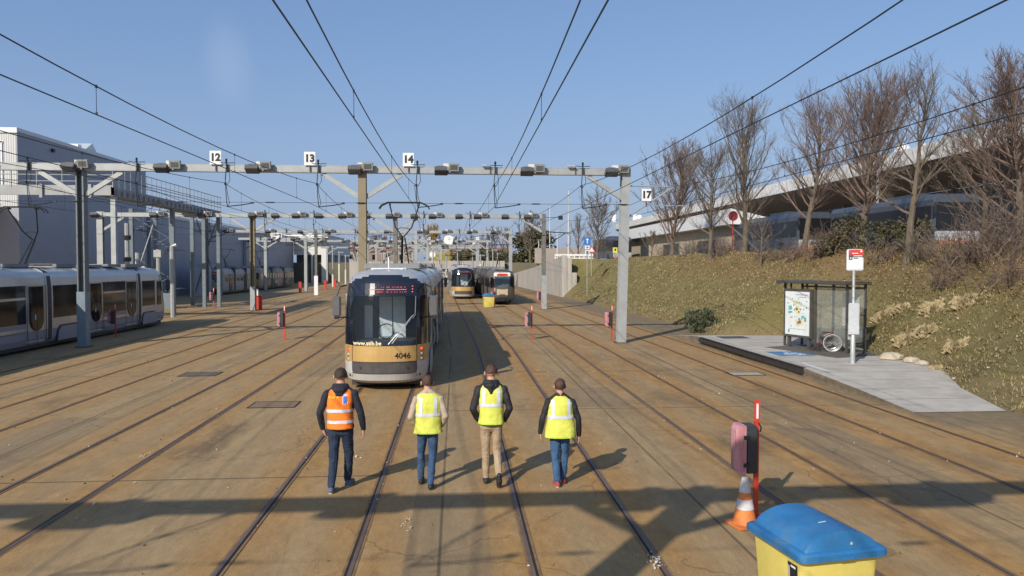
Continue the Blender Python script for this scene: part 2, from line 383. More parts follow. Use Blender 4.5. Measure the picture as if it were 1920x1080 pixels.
# grass blades and fallen leaves on the bank
m_blade = [M('grass_olive', (.25, .205, .09), .9, 0, .4, 1.5), M('grass_straw', (.33, .26, .14), .9, 0, .3, 1.5), M('dead_leaf', (.27, .14, .06), .9, 0, .4, 2), M('pale_litter', (.5, .45, .34), .9, 0, .3, 2)]
rnd = random.Random(3); g = MB()
for i in range(46000):
    y = 14 + 62 * rnd.random() ** 1.5; t = interp(TOE, y); u = rnd.random(); x = t + .1 + u * (21 - t)
    cl = noise.noise(Vector((x * .8, y * .8, 9)))
    if rnd.random() > .65 + cl: continue
    z = bankz(x, y); k = 1 if rnd.random() < .22 + .5 * noise.noise(Vector((x * .5, y * .5, 2))) else 0
    if rnd.random() < (.06 + .30 * max(0, min(1, (z - 2.2) / 1.4)) * (y < 55)): k = 2
    if rnd.random() < .012: k = 3
    if k >= 2:
        s_ = .03 + .03 * rnd.random(); a = rnd.random() * 6.28; dx, dy = cos(a) * s_, sin(a) * s_
        g.add([(x - dx, y - dy, z + .03), (x + dy, y - dx, z + .05), (x + dx, y + dy, z + .04 + s_ * .5), (x - dy, y + dx, z + .02)], [(0, 1, 2, 3)], k); continue
    for q in range(3):
        h = .03 + .07 * rnd.random() * (1.3 if k else 1); a = rnd.random() * 6.28; w = .008 + y * .0004; l = h * (.4 + .9 * rnd.random())
        ox, oy = rnd.uniform(-.07, .07), rnd.uniform(-.07, .07)
        g.add([(x + ox - w * sin(a), y + oy + w * cos(a), z - .01), (x + ox + w * sin(a), y + oy - w * cos(a), z - .01), (x + ox + cos(a) * l - .02, y + oy + sin(a) * l, z + h)], [(0, 1, 2)], k)
tag(g.build('bank_grass', m_blade), 'olive and straw coloured grass with dead leaves on the bank', 'grass', kind='stuff')
# ------------------------------------------------------------ stop platform
m_plat = M('platform_concrete', (.42, .39, .34), .85, 0, .12, 2, bump=.3, dirt=.75, dirtcol=(.26, .23, .19), fine=70)
m_kerb = M('old_kerb', (.20, .16, .11), .9, 0, .3, 4, bump=.4, dirt=.6, dirtcol=(.08, .06, .04))
HP = .28
rows = [(35.3, 10.35, 12.6, .0), (32.0, 10.55, 14.5, HP), (30, 10.55, 15.2, HP), (27, 10.55, 15.3, HP), (24.5, 10.5, 14.6, HP), (21.6, 10.5, 14.7, HP), (18.7, 10.5, 13.3, HP * .55), (16.35, 10.5, 12.75, 0.012)]
g = MB(); n = len(rows)
for (y, a, b, z) in rows: g.v += [(a, y, z), (b, y, z), (a, y, -.05), (b, y, -.05)]
for i in range(n - 1):
    a = 4 * i; b = a + 4
    g.f += [(a, a + 1, b + 1, b)]; g.m.append(0)
    g.f += [(a, b, b + 2, a + 2), (a + 1, a + 3, b + 3, b + 1)]; g.m += [1, 1]
g.f += [(0, 2, 3, 1)]; g.m.append(1)
tag(g.build('platform', [m_plat, m_kerb]), kind='structure')
g = MB(); g.box((10.47, 26.6, .19), (.11, 9.6, .14)); g.box((10.50, 26.6, HP + .013), (.12, 9.6, .014))
tag(g.build('platform_edge', M('dark_rubber_edge', (.035, .03, .028), .8, 0, .3, 4)), kind='structure')
g = MB()
for i in range(14):
    y_ = 17.6 + i * 1.15; z_ = interp([(16.35, .012), (18.7, HP * .55), (21.6, HP), (40, HP)], y_)
    g.box(((10.58 + 12.6) / 2 if y_ < 20 else 12.3, y_, z_ + .0025), (2.3 if y_ < 20 else 3.4, .014, .004))
tag(g.build('platform_joints', M('joint_dirt', (.14, .12, .10), .9)), kind='structure')
m_bluep = M('blue_marking_paint', (.04, .17, .34), .8, 0, .2, 6, dirt=.4, dirtcol=(.3, .3, .28))
m_wp = M('white_marking_paint', (.6, .6, .58), .8, 0, .15, 6, dirt=.4, dirtcol=(.35, .33, .3))
g = MB(); g.box((11.75, 25.4, HP + .004), (1.3, 1.25, .006)); pm = tag(g.build('painted_square', m_bluep), 'blue painted square with white wheelchair symbol on the platform', 'marking')
g = MB(); zz = HP + .010
ring = [Vector((11.72 + .26 * cos(a), 25.2 + .26 * sin(a), zz)) for a in [R(100 + 14 * i) for i in range(20)]]
for a, b in zip(ring, ring[1:]): g.beam(a, b, .07, .004)
for a, b in (((11.72, 25.75), (11.72, 25.4)), ((11.72, 25.5), (12.0, 25.5)), ((11.72, 25.36), (12.02, 25.36)), ((12.02, 25.36), (12.1, 25.0)), ((11.70, 25.86), (11.74, 25.9))):
    g.beam((*a, zz), (*b, zz), .08, .004)
g.build('wheelchair_symbol', m_wp, pm)
g = MB(); g.box((10.95, 22.0, HP + .004), (.10, 1.9, .005), (0, 0, -.06)); tag(g.build('white_line', m_wp), kind='structure')
def cover(name, label, x, y, z, sx_, sy_, mat, rz=0):
    g = MB(); g.box((0, 0, .004), (sx_, sy_, .008)); t = thing(name, label, 'cover', (x, y, z), rz, None)
    g.build('plate', mat, t); g = MB()
    for s in (-1, 1): g.box((s * (sx_ / 2 + .02), 0, .006), (.03, sy_ + .07, .012)); g.box((0, s * (sy_ / 2 + .02), .006), (sx_, .03, .012))
    g.build('frame', m_groove, t)
m_cov = M('rusty_cover', (.22, .145, .085), .8, .1, .3, 8, dirt=.5)
cover('drain_cover', 'rusty rectangular drain cover left of the front tram, nearest one', -4.41, 18.46, .002, 1.05, .75, m_cov)
cover('drain_cover', 'dark rectangular drain cover farther back between two left tracks', -7.93, 23.8, .002, 1.05, .8, M('dark_cover', (.14, .11, .085), .8, .2, .3, 8))
cover('drain_cover', 'dark metal cover set in the far end of the platform', 11.9, 31.3, HP, 1.1, .8, m_dkgrey)
cover('drain_cover', 'pale rectangular cover in the track below the platform', 9.0, 22.6, .004, 1.0, .6, M('pale_cover', (.36, .31, .23), .8, 0, .2, 8))
# small litter
rnd = random.Random(11)
m_lit = [M('pale_rubble', (.5, .46, .4), .9, 0, .2), M('dead_leaf_ground', (.16, .10, .05), .9, 0, .3)]
g = MB()
for i in range(360):
    y = 7 + 28 * rnd.random() ** 1.4; x = rnd.uniform(-11, 10)
    if rnd.random() < .4: t_ = rnd.choice(TRK[2:]); x = t_ + rnd.choice((-.8, .8)) + rnd.gauss(0, .12)
    k = 0 if rnd.random() < .5 else 1; s_ = rnd.uniform(.006, .028)
    g.box((x, y, .012), (s_ * rnd.uniform(.6, 1.6), s_, s_ * .5), (rnd.random(), rnd.random(), rnd.random() * 6), k)
for cxy in ((1228, 1055, 45), (760, 985, 14), (272, 855, 18), (655, 950, 0)):
    p = G(cxy[0], cxy[1])
    for i in range(cxy[2]):
        s_ = rnd.uniform(.005, .02)
        g.box((p.x + rnd.gauss(0, .05), p.y + rnd.gauss(0, .12), .012 + s_ * .3), (s_ * 1.4, s_, s_ * .6), (rnd.random(), rnd.random(), rnd.random() * 6), 0 if rnd.random() < .8 else 1)
tag(g.build('yard_litter', m_lit), 'scattered pale crumbs and dead leaves on the yard', 'litter', kind='stuff')
# ------------------------------------------------------------ low-floor trams
m_silver = M('champagne_silver', (.54, .53, .51), .24, .45, .06, 1.5, dirt=.18, dirtcol=(.3, .25, .18))
m_tgold = M('gold_paint', (.55, .355, .13), .32, .25, .06, 2, dirt=.15, dirtcol=(.35, .25, .12))
m_bumper = M('bumper_grey', (.075, .07, .07), .45, 0, .15, 4, dirt=.3, dirtcol=(.2, .17, .13))
m_lower = M('lower_silver', (.46, .46, .455), .42, .05, .08, 3, dirt=.35, dirtcol=(.22, .19, .15))
m_mauve = M('mauve_grey_skirt', (.28, .28, .33), .4, .1, .06, 2, dirt=.2, dirtcol=(.2, .17, .14))
m_tglass = M('tram_window', (.010, .011, .014), .08, 0, .3, spec=.45)
m_bellow = M('bellows', (.06, .06, .06), .7, 0, .1)
m_roofk = M('roof_equipment', (.22, .23, .24), .6, .1, .2, 3, dirt=.4)
m_gbox = M('grey_roof_box', (.22, .23, .24), .5, .1, .1)
m_led = M('led_red', (.9, .16, .07), .5, emit=.45)
m_tail = M('tail_lamp', (1, .08, .03), .3, emit=.9)
m_clear = M('lamp_lens', (.55, .55, .52), .12, .3)
m_screen = M('windscreen_glass', (.05, .07, .085), .03, 0, .1, spec=1, alpha=.22)
m_cabin = M('cab_partition', (.60, .70, .74), .5)
m_cabin2 = M('cab_dark', (.045, .05, .055), .6)
m_seat = M('seat_blue_grey', (.36, .44, .48), .7)
m_gum = M('windscreen_surround', (.012, .014, .022), .07, 0, .1, spec=.9)
m_mirror = M('mirror_shell', (.11, .11, .115), .5)
# z, half width, nose setback
LV = [(.22, 1.00, .20), (.30, 1.08, .08), (.49, 1.13, .015), (.80, 1.145, .0), (1.0, 1.15, .01), (1.24, 1.15, .03), (1.36, 1.15, .05), (1.7, 1.15, .12), (2.1, 1.15, .22), (2.45, 1.14, .31), (2.56, 1.135, .345), (2.9, 1.10, .47), (2.96, 1.078, .50), (3.03, 1.05, .55), (3.08, 1.01, .61), (3.13, .96, .68), (3.22, .80, .95), (3.28, .55, 1.3), (3.30, .25, 1.7)]
NE, ME, DN = 2.5, 2.0, 1.0
def nose_y(x, w, s): return s + DN * (1 - max(0, 1 - (abs(x) / w) ** NE) ** (1 / ME))
def xs_ring(w):
    q = []
    for i in range(33):
        a = -pi / 2 + pi * i / 32; v = abs(sin(a)) ** (2 / NE)
        q.append(w * v * (1 if a > 0 else -1) if i != 16 else 0)
    return q
def wz(z):
    for (a, b, c), (d, e, f) in zip(LV, LV[1:]):
        if z <= d: return b + (e - b) * (z - a) / (d - a)
    return .25
def sz(z):
    for (a, b, c), (d, e, f) in zip(LV, LV[1:]):
        if z <= d: return c + (f - c) * (z - a) / (d - a)
    return 1.7
def front_pt(x, z, o=0): return (x, nose_y(x, wz(z), sz(z)) - o, z)
def wrap(o):
    for v in o.data.vertices: v.co.y = front_pt(v.co.x, v.co.z)[1] - .010
MODS = [('cab', 3.9), ('b', .42), ('door', 5.3), ('b', .42), ('bogie', 2.6), ('b', .42), ('door', 5.3), ('b', .42), ('bogie', 2.6), ('b', .42), ('door', 5.3), ('b', .42), ('cab', 3.9)]
TL = sum(m[1] for m in MODS)
def lowfloor(name, label, loc, rz, number=None, site=None, skirt=None, near=True, pant_at=9.0, sides=(-1, 1)):
    t = thing(name, label, 'tram', loc, rz, 'silver and gold low floor trams')
    body = MB(); E_ = [[MB() for _ in range(4)] for _ in (0, 1)]
    N = 33
    def lev(z, w, s, rear):
        q = []
        for x in xs_ring(w):
            y = nose_y(x, w, s) if x or w else s
            q.append(Vector((x, TL - y if rear else y, z)))
        return q
    for rear in (0, 1):
        R_ = [lev(*l, rear) for l in LV]; surr, gold, bump, glass = E_[rear]
        for i in range(len(LV) - 1):
            zm = (LV[i][0] + LV[i + 1][0]) / 2
            for j in range(N - 1):
                xm = (R_[3][j].x + R_[3][j + 1].x) / 2
                tgt = body
                if .80 < zm < 1.24: tgt = gold if abs(xm) < 1.149 else body
                elif .49 < zm < .80 and abs(xm) < .86: tgt = bump
                elif zm > 1.24 and zm < 3.13:
                    if 1.36 < zm < 2.56 and abs(xm) < .86: tgt = glass
                    elif abs(xm) < (1.2 if zm < 2.9 else 1.0 if zm < 2.96 else .9 if zm < 3.03 else .74 if zm < 3.08 else .5): tgt = surr
                k = 1 if (tgt is body and zm < .80) else 0
                tgt.add([R_[i][j], R_[i][j + 1], R_[i + 1][j + 1], R_[i + 1][j]], [(0, 1, 2, 3)], k)
    # sides and roof
    prof = [(l[1], l[0]) for l in LV]
    ys = [DN + l[2] for l in LV]
    for s in (-1, 1):
        for i in range(len(LV) - 1):
            a, b = LV[i], LV[i + 1]
            body.add([(s * a[1], DN + a[2], a[0]), (s * a[1], TL - DN - a[2], a[0]), (s * b[1], TL - DN - b[2], b[0]), (s * b[1], DN + b[2], b[0])], [(0, 1, 2, 3)], 1 if a[0] < .7 else 0)
    a = LV[-1]; body.add([(-a[1], a[2], a[0]), (a[1], a[2], a[0]), (a[1], TL - a[2], a[0]), (-a[1], TL - a[2], a[0])], [(0, 1, 2, 3)])
    body.box((0, TL / 2, .3), (1.7, TL - 2, .1)); body.build('body', [m_silver, skirt or m_lower], t, smooth=True, ang=30)
    for surr, gold, bump, glass in E_:
        gold.build('end_band', m_tgold, t, smooth=True); bump.build('bumper', m_bumper, t, smooth=True)
        surr.build('windscreen_surround', m_gum, t, smooth=True); glass.build('windscreen', m_screen, t, smooth=True)
    ub = MB(); ub.box((0, TL / 2, .17), (1.9, TL - 1.6, .16)); 
    for y in (2.6, 11.3, 19.9, TL - 2.6):
        for dy in (-.9, .9):
            for s in (-1, 1): ub.lathe([(.0, -.06), (.3, -.06), (.3, .06), (0, .06)], (s * .72, y + dy, .31), 12, axis='X')
    ub.build('undercarriage', m_cabin2, t)
    # panel seams across the front
    sm = MB()
    for s in (-1, 1):
        pts = [front_pt(s * .86, z, .006) for z in (.26, .4, .6, .9, 1.24, 1.7, 2.2, 2.6)]
        sm.tube(pts, .008, 4)
    for z, xw in ((.805, .86), (1.243, .86), (.492, .86)):
        pts = [front_pt(xw * (i / 10 - 1), z, .006) for i in range(21)]; sm.tube(pts, .007, 4)
    sm.build('panel_seams', m_black, t)
    # driver cab seen through the screen
    cb = MB(); cb.box((0, 2.0, 1.9), (2.0, .05, 1.5), k=0); cb.box((-.55, 1.45, 1.75), (.22, .06, 1.0), k=1); cb.box((.12, 1.5, 1.85), (.74, .05, 1.3), k=1); cb.box((.12, 1.46, 1.85), (.02, .02, 1.3), k=0); cb.box((0, .95, 1.28), (1.6, .75, .12), k=0)
    cb.box((0, 2.0, .75), (2.1, .04, 1), k=0); cb.build('cab_interior', [m_cabin2, m_cabin], t)
    st = MB(); st.box((-.02, 1.6, 1.75), (.56, .14, .95), (-.1, 0, 0), top=.75); st.box((-.02, 1.35, 1.3), (.5, .5, .14)); st.box((-.02, 1.62, 2.3), (.26, .1, .2)); st.build('driver_seat', m_seat, t, bevel=.04, smooth=True)
    wh = MB(); wh.tube([(-.02 + .22 * cos(q), 1.0 + .1 * sin(q), 1.55 + .2 * sin(q)) for q in [2 * pi * i / 14 for i in range(15)]], .018, 5); wh.build('control_wheel', m_black, t)
    # destination display
    d = MB(); pts = []
    for i in range(13):
        x = -.80 + 1.6 * i / 12; pts.append((x, x))
    for i in range(12):
        x0, x1 = pts[i][0], pts[i + 1][0]
        d.add([front_pt(x0, 2.60, .008), front_pt(x1, 2.60, .008), front_pt(x1, 2.90, .008), front_pt(x0, 2.90, .008)], [(0, 1, 2, 3)])
    dd = d.build('destination_display', M('display_glass', (.018, .022, .04), .15, 0, .1), t, smooth=True)
    rr = random.Random(5); d = MB()
    for row, z in enumerate((2.80, 2.735, 2.67)):
        x = -.42
        while x < .58:
            if row == 1 or rr.random() < .45:
                if not (-.02 < x < .04): d.box(front_pt(x, z, .014), (.022, .01, .018 if row == 1 else .012))
            x += .03
    for z in (2.82, 2.745, 2.67): d.box(front_pt(.74, z, .014), (.03, .01, .025))
    d.build('display_leds', m_led, dd)
    # lamps
    for s in (-1, 1):
        for z, m, r in ((1.13, m_tail, .052), (.99, m_clear, .05), (.86, m_clear, .047)):
            w = wz(z); x = s * .985; y = nose_y(x, w, sz(z)); nrm = -math.atan2(s * .55, 1)
            l = MB(); l.lathe([(0, -.05), (r + .016, -.05), (r + .016, .0), (r, .012), (0, .012)], n=14, axis='Y', k=0); 
            lo = l.build('lamp_housing', m_bumper, t, smooth=True); lo.location = (x, y - .0, z); lo.rotation_euler = (0, 0, s * .62)
            l = MB(); l.lathe([(0, .012), (r * .8, .014), (r * .5, .022), (0, .024)], n=12, axis='Y'); q = l.build('lamp', m, lo, smooth=True)
    for s in (-1, 1):
        l = MB(); l.lathe([(0, 0), (.035, 0), (.035, .01), (0, .01)], n=10, axis='Y'); q = l.build('tow_socket', m_black, t); q.location = front_pt(s * .93, .42, .0)
        l = MB(); l.lathe([(0, 0), (.03, 0), (.03, .01), (0, .01)], n=10, axis='Y'); q = l.build('bolt_cap', m_black, t); q.location = front_pt(s * .62, .64, .0)
    # mirrors at both ends
    for end in (0, 1):
        for s in (-1, 1):
            yb = 1.0 if not end else TL - 1.0
            g = MB(); g.box((s * 1.32, yb - .35 * (1 - 2 * end), 2.28), (.22, .15, .56)); mo = g.build('mirror', m_mirror, t, bevel=.03, smooth=True)
            g = MB(); g.tube([(s * 1.10, yb, 2.85), (s * 1.24, yb - .28 * (1 - 2 * end), 2.8), (s * 1.34, yb - .35 * (1 - 2 * end), 2.52)], .022, 5); g.box((s * 1.33, yb - .33 * (1 - 2 * end), 1.98), (.12, .1, .12)); g.tube([(s * 1.13, yb, 1.95), (s * 1.33, yb - .35 * (1 - 2 * end), 1.97)], .018, 5); g.build('mirror_arm', m_black, mo)
    # wipers
    g = MB()
    g.tube([front_pt(.78, 2.05, .03), front_pt(.45, 1.6, .05), front_pt(.22, 1.30, .03)], .012, 4); g.tube([front_pt(.74, 2.02, .035), front_pt(.38, 1.58, .055), front_pt(.12, 1.28, .03)], .012, 4)
    g.tube([front_pt(.83, 2.55, .03), front_pt(.82, 2.05, .035), front_pt(.76, 1.95, .03)], .010, 4)
    g.build('wiper', M('wiper_metal', (.35, .36, .37), .4, .4), t)
    if number:
        wrap(text('fleet_number', number, .21, m_ink, at(.50, 0, .965), t, ext=0, bold=.002))
    if site:
        wrap(text('web_address', site, .155, M('gold_lettering', (.75, .68, .42), .5), at(-.45, 0, 1.305), t, ext=0, bold=.003))
    # side modules
    y = 0
    def sidebox(g, s, y0, y1, z0, z1, out=.012, k=0):
        for (za, zb) in ((z0, z1),):
            xa, xb = wz(za) + out, wz(zb) + out
            g.add([(s * (xa - .05), y0, za), (s * (xa - .05), y1, za), (s * (xb - .05), y1, zb), (s * (xb - .05), y0, zb), (s * xa, y0, za), (s * xa, y1, za), (s * xb, y1, zb), (s * xb, y0, zb)], [(0, 1, 2, 3), (4, 5, 6, 7), (0, 1, 5, 4), (1, 2, 6, 5), (2, 3, 7, 6), (3, 0, 4, 7)], k)
    def door(s, y0):
        d = MB(); sidebox(d, s, y0, y0 + 1.3, .34, 2.62, .02); dm = d.build('door', m_silver, t)
        w = MB()
        for q in (0, 1):
            yc = y0 + .65
            pts = [(s * (wz(2.5) + .030), yc + (1 - 2 * q) * .02, 2.55), (s * (wz(2.5) + .030), yc + (1 - 2 * q) * .50, 2.55)]
            for i in range(7):
                a = pi / 2 * i / 6; pts.append((s * (1.15 + .030), yc + (1 - 2 * q) * (.02 + .48 * cos(a)), 1.25 - .45 * sin(a)))
            w.add(pts, [tuple(range(len(pts)))])
        w.build('door_window', m_tglass, dm)
        g = MB(); g.box((s * 1.178, y0 + .65, 1.45), (.008, .018, 2.2)); g.box((s * 1.18, y0 - .012, 1.45), (.01, .024, 2.3)); g.box((s * 1.18, y0 + 1.312, 1.45), (.01, .024, 2.3)); g.build('door_seal', m_black, dm)
        g = MB(); g.box((s * 1.19, y0 + .78, 1.35), (.012, .09, .2)); g.build('door_button', M('door_button', (.3, .55, .6), .4), dm)
    flip = False
    for kind, L_ in MODS:
        for s in sides:
            if kind == 'b': continue
            w = MB()
            if kind == 'cab':
                a0 = y + (1.15 if y < 1 else .15); a1 = y + L_ - (.15 if y < 1 else 1.15)
                dl = a0 if y < 1 else a1 - .75
                sidebox(w, s, (a0 + .95) if y < 1 else a0, a1 if y < 1 else a1 - .95, 1.22, 2.56)
                d = MB(); sidebox(d, s, dl, dl + .75, .34, 2.6, .02); dm = d.build('cab_door', m_silver, t)
                q = MB(); sidebox(q, s, dl + .1, dl + .65, 1.2, 2.5, .03); q.build('door_window', m_tglass, dm)
                yc = y + (2.9 if y < 1 else 1.0)
            elif kind == 'bogie':
                sidebox(w, s, y + .1, y + L_ - .1, 1.22, 2.56); yc = y + L_ / 2
            else:
                door(s, y + .1); door(s, y + L_ - 1.4); sidebox(w, s, y + 1.46, y + L_ - 1.46, 1.12, 2.6)
                q = MB(); sidebox(q, s, y + 1.46, y + L_ - 1.46, .28, 1.10, .016); sidebox(q, s, y + 1.46, y + L_ - 1.46, .78, .80, .02, 1); q.build('skirt_panel', [skirt or m_lower, m_bumper], t); yc = None
            w.build('side_window', m_tglass, t)
            if yc is not None:
                q = MB(); q.poly([(s * 1.15, yc - .95, .26), (s * 1.15, yc + .95, .26), (s * 1.15, yc + .85, .66), (s * 1.15, yc + .66, .84), (s * 1.15, yc - .66, .84), (s * 1.15, yc - .85, .66)], (s * .05, 0, 0), 0)
                q.poly([(s * 1.14, yc - 1.02, .24), (s * 1.14, yc + 1.02, .24), (s * 1.14, yc + .92, .70), (s * 1.14, yc + .70, .90), (s * 1.14, yc - .70, .90), (s * 1.14, yc - .92, .70)], (s * .025, 0, 0), 1)
                q.build('wheel_cover', [m_mauve if skirt else m_lower, m_black], t)
        if kind == 'b':
            ring = [[(s * (w + .012), yy, z + (.01 if w < 1 else 0)) for s, z, w in [(-1, z, w) for z, w in ((.35, 1.1), (.49, 1.13), (1.24, 1.15), (2.45, 1.14), (2.9, 1.10), (3.13, .96), (3.22, .8), (3.3, .4))] + [(1, z, w) for z, w in ((3.3, .4), (3.22, .8), (3.13, .96), (2.9, 1.10), (2.45, 1.14), (1.24, 1.15), (.49, 1.13), (.35, 1.1))]] for yy in (y + .02, y + L_ - .02)]
            q = MB(); q.loft(ring, 0); 
            rb = [[(p[0] * 1.012, yy, p[2] * 1.003) for p in ring[0]] for yy in (y - .02, y + .05)]; q.loft(rb, 1)
            rb = [[(p[0] * 1.012, yy, p[2] * 1.003) for p in ring[0]] for yy in (y + L_ - .05, y + L_ + .02)]; q.loft(rb, 1)
            q.build('bellows', [m_bellow, m_silver], t, smooth=True)
        y += L_
    # roof gear
    q = MB(); q.box((0, 4.0, 3.36), (1.7, 2.0, .18)); q.build('air_conditioner', m_gbox, t, bevel=.03)
    rr = random.Random(9); y = 5.4
    while y < TL - 3:
        l = rr.uniform(.9, 2.0); h = rr.uniform(.10, .22)
        if abs(y + l / 2 - pant_at) > 1.3:
            q = MB(); q.box((rr.uniform(-.1, .1), y + l / 2, 3.30 + h / 2), (rr.uniform(1.1, 1.5), l, h)); q.build('roof_box', m_roofk if rr.random() < .6 else m_gbox, t, bevel=.02)
        y += l + rr.uniform(.2, .5)
    q = MB(); q.box((0, 1.75, 3.30), (1.0, .12, .03)); q.box((-.42, 1.72, 3.275), (.1, .3, .05), (0, 0, .4)); q.box((.42, 1.72, 3.275), (.1, .3, .05), (0, 0, -.4)); q.build('roof_rail', m_white, t)
    q = MB(); q.tube([(0.0, 1.7, 3.3), (0, 1.75, 3.62)], .02, 5); q.build('antenna', m_white, t)
    pantograph(t, pant_at, 3.40, 5.80)
    return t
def pantograph(t, y, z0, z1, k=1):
    q = MB(); q.box((0, y, z0), (1.2, 1.4, .06)); zm = z0 + (z1 - z0) * .44
    q.tube([(-.12, y + .5, z0), (-.03, y - .45, zm)], .05, 6); q.tube([(.16, y + .35, z0 + .05), (.06, y - .4, zm - .04)], .025, 6)
    for s in (-1, 1): q.tube([(s * .03, y - .45, zm), (s * .30, y - .2, zm + .35), (s * .55, y + .35, z1 - .12)], .028, 6)
    q.tube([(-.24, y - .3, zm + .28), (-.1, y - .3, zm + .33), (.1, y - .3, zm + .33), (.24, y - .3, zm + .28)], .015, 5)
    pa = q.build('pantograph', m_wire, t, smooth=True)
    q = MB()
    for dy in (-.15, .15):
        q.tube([(-.95, y + .35 + dy, z1 - .26), (-.86, y + .35 + dy, z1 - .13), (-.62, y + .35 + dy, z1 - .02), (.62, y + .35 + dy, z1 - .02), (.86, y + .35 + dy, z1 - .13), (.95, y + .35 + dy, z1 - .26)], .024, 5)
    for s in (-1, 1): q.box((s * .55, y + .35, z1 - .08), (.05, .36, .06))
    q.build('collector_head', m_wire, pa, smooth=True)
tc_x = lambda c, Y: c + veer(Y)
def place_tram(c, Y): return (c + veer(Y), Y, 0.0)
t1 = lowfloor('low_floor_tram', 'silver and gold tram numbered 4046 facing the four people', (-1.93, 20.05, 0), 0.003, '4046', 'www.stib.be', pant_at=8.4)
t2 = lowfloor('low_floor_tram', 'smaller far silver and gold tram standing right of the front tram', (.72, 74.5, 0), .022)
t3 = lowfloor('low_floor_tram', 'silver tram with mauve skirts seen side on at the left edge before the hall', (-17.75, 44.7, 0), pi, skirt=m_mauve, pant_at=12.2, sides=(-1, 1))
# ------------------------------------------------------------ old narrow trams
def oldtram(name, label, loc, rz, sidem, trim, L_=20.0, front=True, group='old narrow trams'):
    t = thing(name, label, 'tram', loc, rz, group)
    W_ = 1.09
    lv = [(.35, 1.0, .2), (.6, W_, .02), (1.35, W_, 0), (2.35, W_, .12), (2.55, 1.05, .2), (2.85, .9, .35), (3.0, .55, .7), (3.03, .2, 1.2)]
    def ring(w, s, z):
        a = [Vector((w * q, s + .45 * (abs(q) ** 3), z)) for q in [-1 + i / 6 for i in range(13)]]
        b = [Vector((w * -q, L_ - s - .45 * (abs(q) ** 3), z)) for q in [-1 + i / 6 for i in range(13)]]
        return a + b
    g = MB(); g.loft([ring(w, s, z) for z, w, s in lv]); g.build('body', sidem, t, smooth=True)
    g = MB(); g.box((0, .03, 1.12), (.95, .10, .46)); g.build('front_panel', trim, t, bevel=.03)
    g = MB(); g.poly([(-.52, .02, 1.42), (.52, .02, 1.42), (.66, .10, 2.35), (-.66, .10, 2.35)], (0, .1, 0)); g.build('windscreen', M('bluish_windscreen', (.05, .09, .11), .08, spec=.9), t)
    for s in (-1, 1):
        g = MB(); g.poly([(s * .66, .12, 1.42), (s * .98, .32, 1.42), (s * 1.0, .40, 2.35), (s * .78, .2, 2.35)], (0, .06, 0)); g.build('corner_window', m_tglass, t)
    g = MB(); g.box((0, .16, 2.58), (1.45, .3, .36)); bx_ = g.build('destination_box', m_white, t, bevel=.06)
    g = MB(); g.poly([(-.5, .0, 2.57), (-.38, .0, 2.68), (.38, .0, 2.68), (.5, .0, 2.57), (.42, .0, 2.47), (-.42, .0, 2.47)], (0, .02, 0)); g.build('destination_sign', m_red, bx_)
    for s in (-1, 1):
        g = MB(); g.box((s * .36, -.01, .88), (.22, .06, .13)); g.build('headlight', m_clear, t, bevel=.02)
    g = MB(); g.box((0, 0, .55), (1.9, .25, .16)); g.box((0, -.2, .45), (.3, .5, .18)); g.tube([(-.7, .0, .5), (-.5, -.2, .35), (.5, -.2, .35), (.7, 0, .5)], .04, 5); g.build('coupler', m_black, t)
    g = MB(); g.box((0, L_ / 2, .3), (1.7, L_ - 2, .3)); g.build('undercarriage', m_black, t)
    n = int(L_ / 1.45)
    for s in (-1, 1):
        for i in range(n):
            y = .9 + i * 1.42
            if y + 1.2 > L_ - .4: break
            if i % 4 == 1:
                g = MB(); g.box((s * (W_ + .008), y + .6, 1.35), (.04, 1.2, 2.0)); d = g.build('door', m_black, t)
                g = MB(); g.box((s * (W_ + .025), y + .32, 1.55), (.02, .42, 1.4)); g.box((s * (W_ + .025), y + .88, 1.55), (.02, .42, 1.4)); g.build('door_window', m_tglass, d)
            else:
                g = MB(); g.box((s * (W_ + .004), y + .62, 1.88), (.03, 1.12, .8)); g.build('side_window', m_tglass, t)
    for y in (L_ * .33, L_ * .66):
        g = MB(); g.box((0, y, 1.75), (2.26, .5, 2.6)); g.build('bellows', m_bellow, t)
    g = MB(); rr = random.Random(4)
    for i in range(8): g.box((rr.uniform(-.2, .2), 1.2 + i * (L_ - 2) / 8, 3.1), (rr.uniform(.7, 1.3), rr.uniform(.8, 1.8), rr.uniform(.15, .3)))
    g.build('roof_box', m_roofk, t)
    pantograph(t, 4.5, 3.2, 5.3)
    return t
m_oldside = M('grey_brown_tram_paint', (.13, .115, .10), .35, .3, .1, 2, dirt=.3)
m_cream = M('cream_paint', (.48, .40, .25), .5, 0, .08, dirt=.2)
oldtram('old_tram', 'dark old tram with a red destination sign beside the far gold fronted tram', (3.95, 63.6, 0), .022, m_oldside, m_cream)
oldtram('old_tram', 'second dark old tram standing right behind the one with the red destination sign', (3.5, 85.2, 0), .022, m_oldside, m_cream)
m_pt, pn, pb = nt('painted_tram_side')
pv = pn.nodes.new('ShaderNodeTexVoronoi'); pv.inputs['Scale'].default_value = .55; tcp = pn.nodes.new('ShaderNodeTexCoord'); pn.links.new(tcp.outputs['Object'], pv.inputs['Vector'])
pr = pn.nodes.new('ShaderNodeValToRGB'); pr.color_ramp.interpolation = 'CONSTANT'
for i, (p_, c_) in enumerate(((0, (.30, .25, .10)), (.3, (.30, .22, .24)), (.5, (.05, .12, .10)), (.7, (.35, .33, .28)), (.88, (.25, .04, .05)))):
    e = pr.color_ramp.elements[i] if i < 2 else pr.color_ramp.elements.new(p_)
    e.position = p_; e.color = (*c_, 1)
pn.links.new(pv.outputs['Color'], pr.inputs[0]); pn.links.new(pr.outputs[0], pb.inputs['Base Color']); pb.inputs['Roughness'].default_value = .5
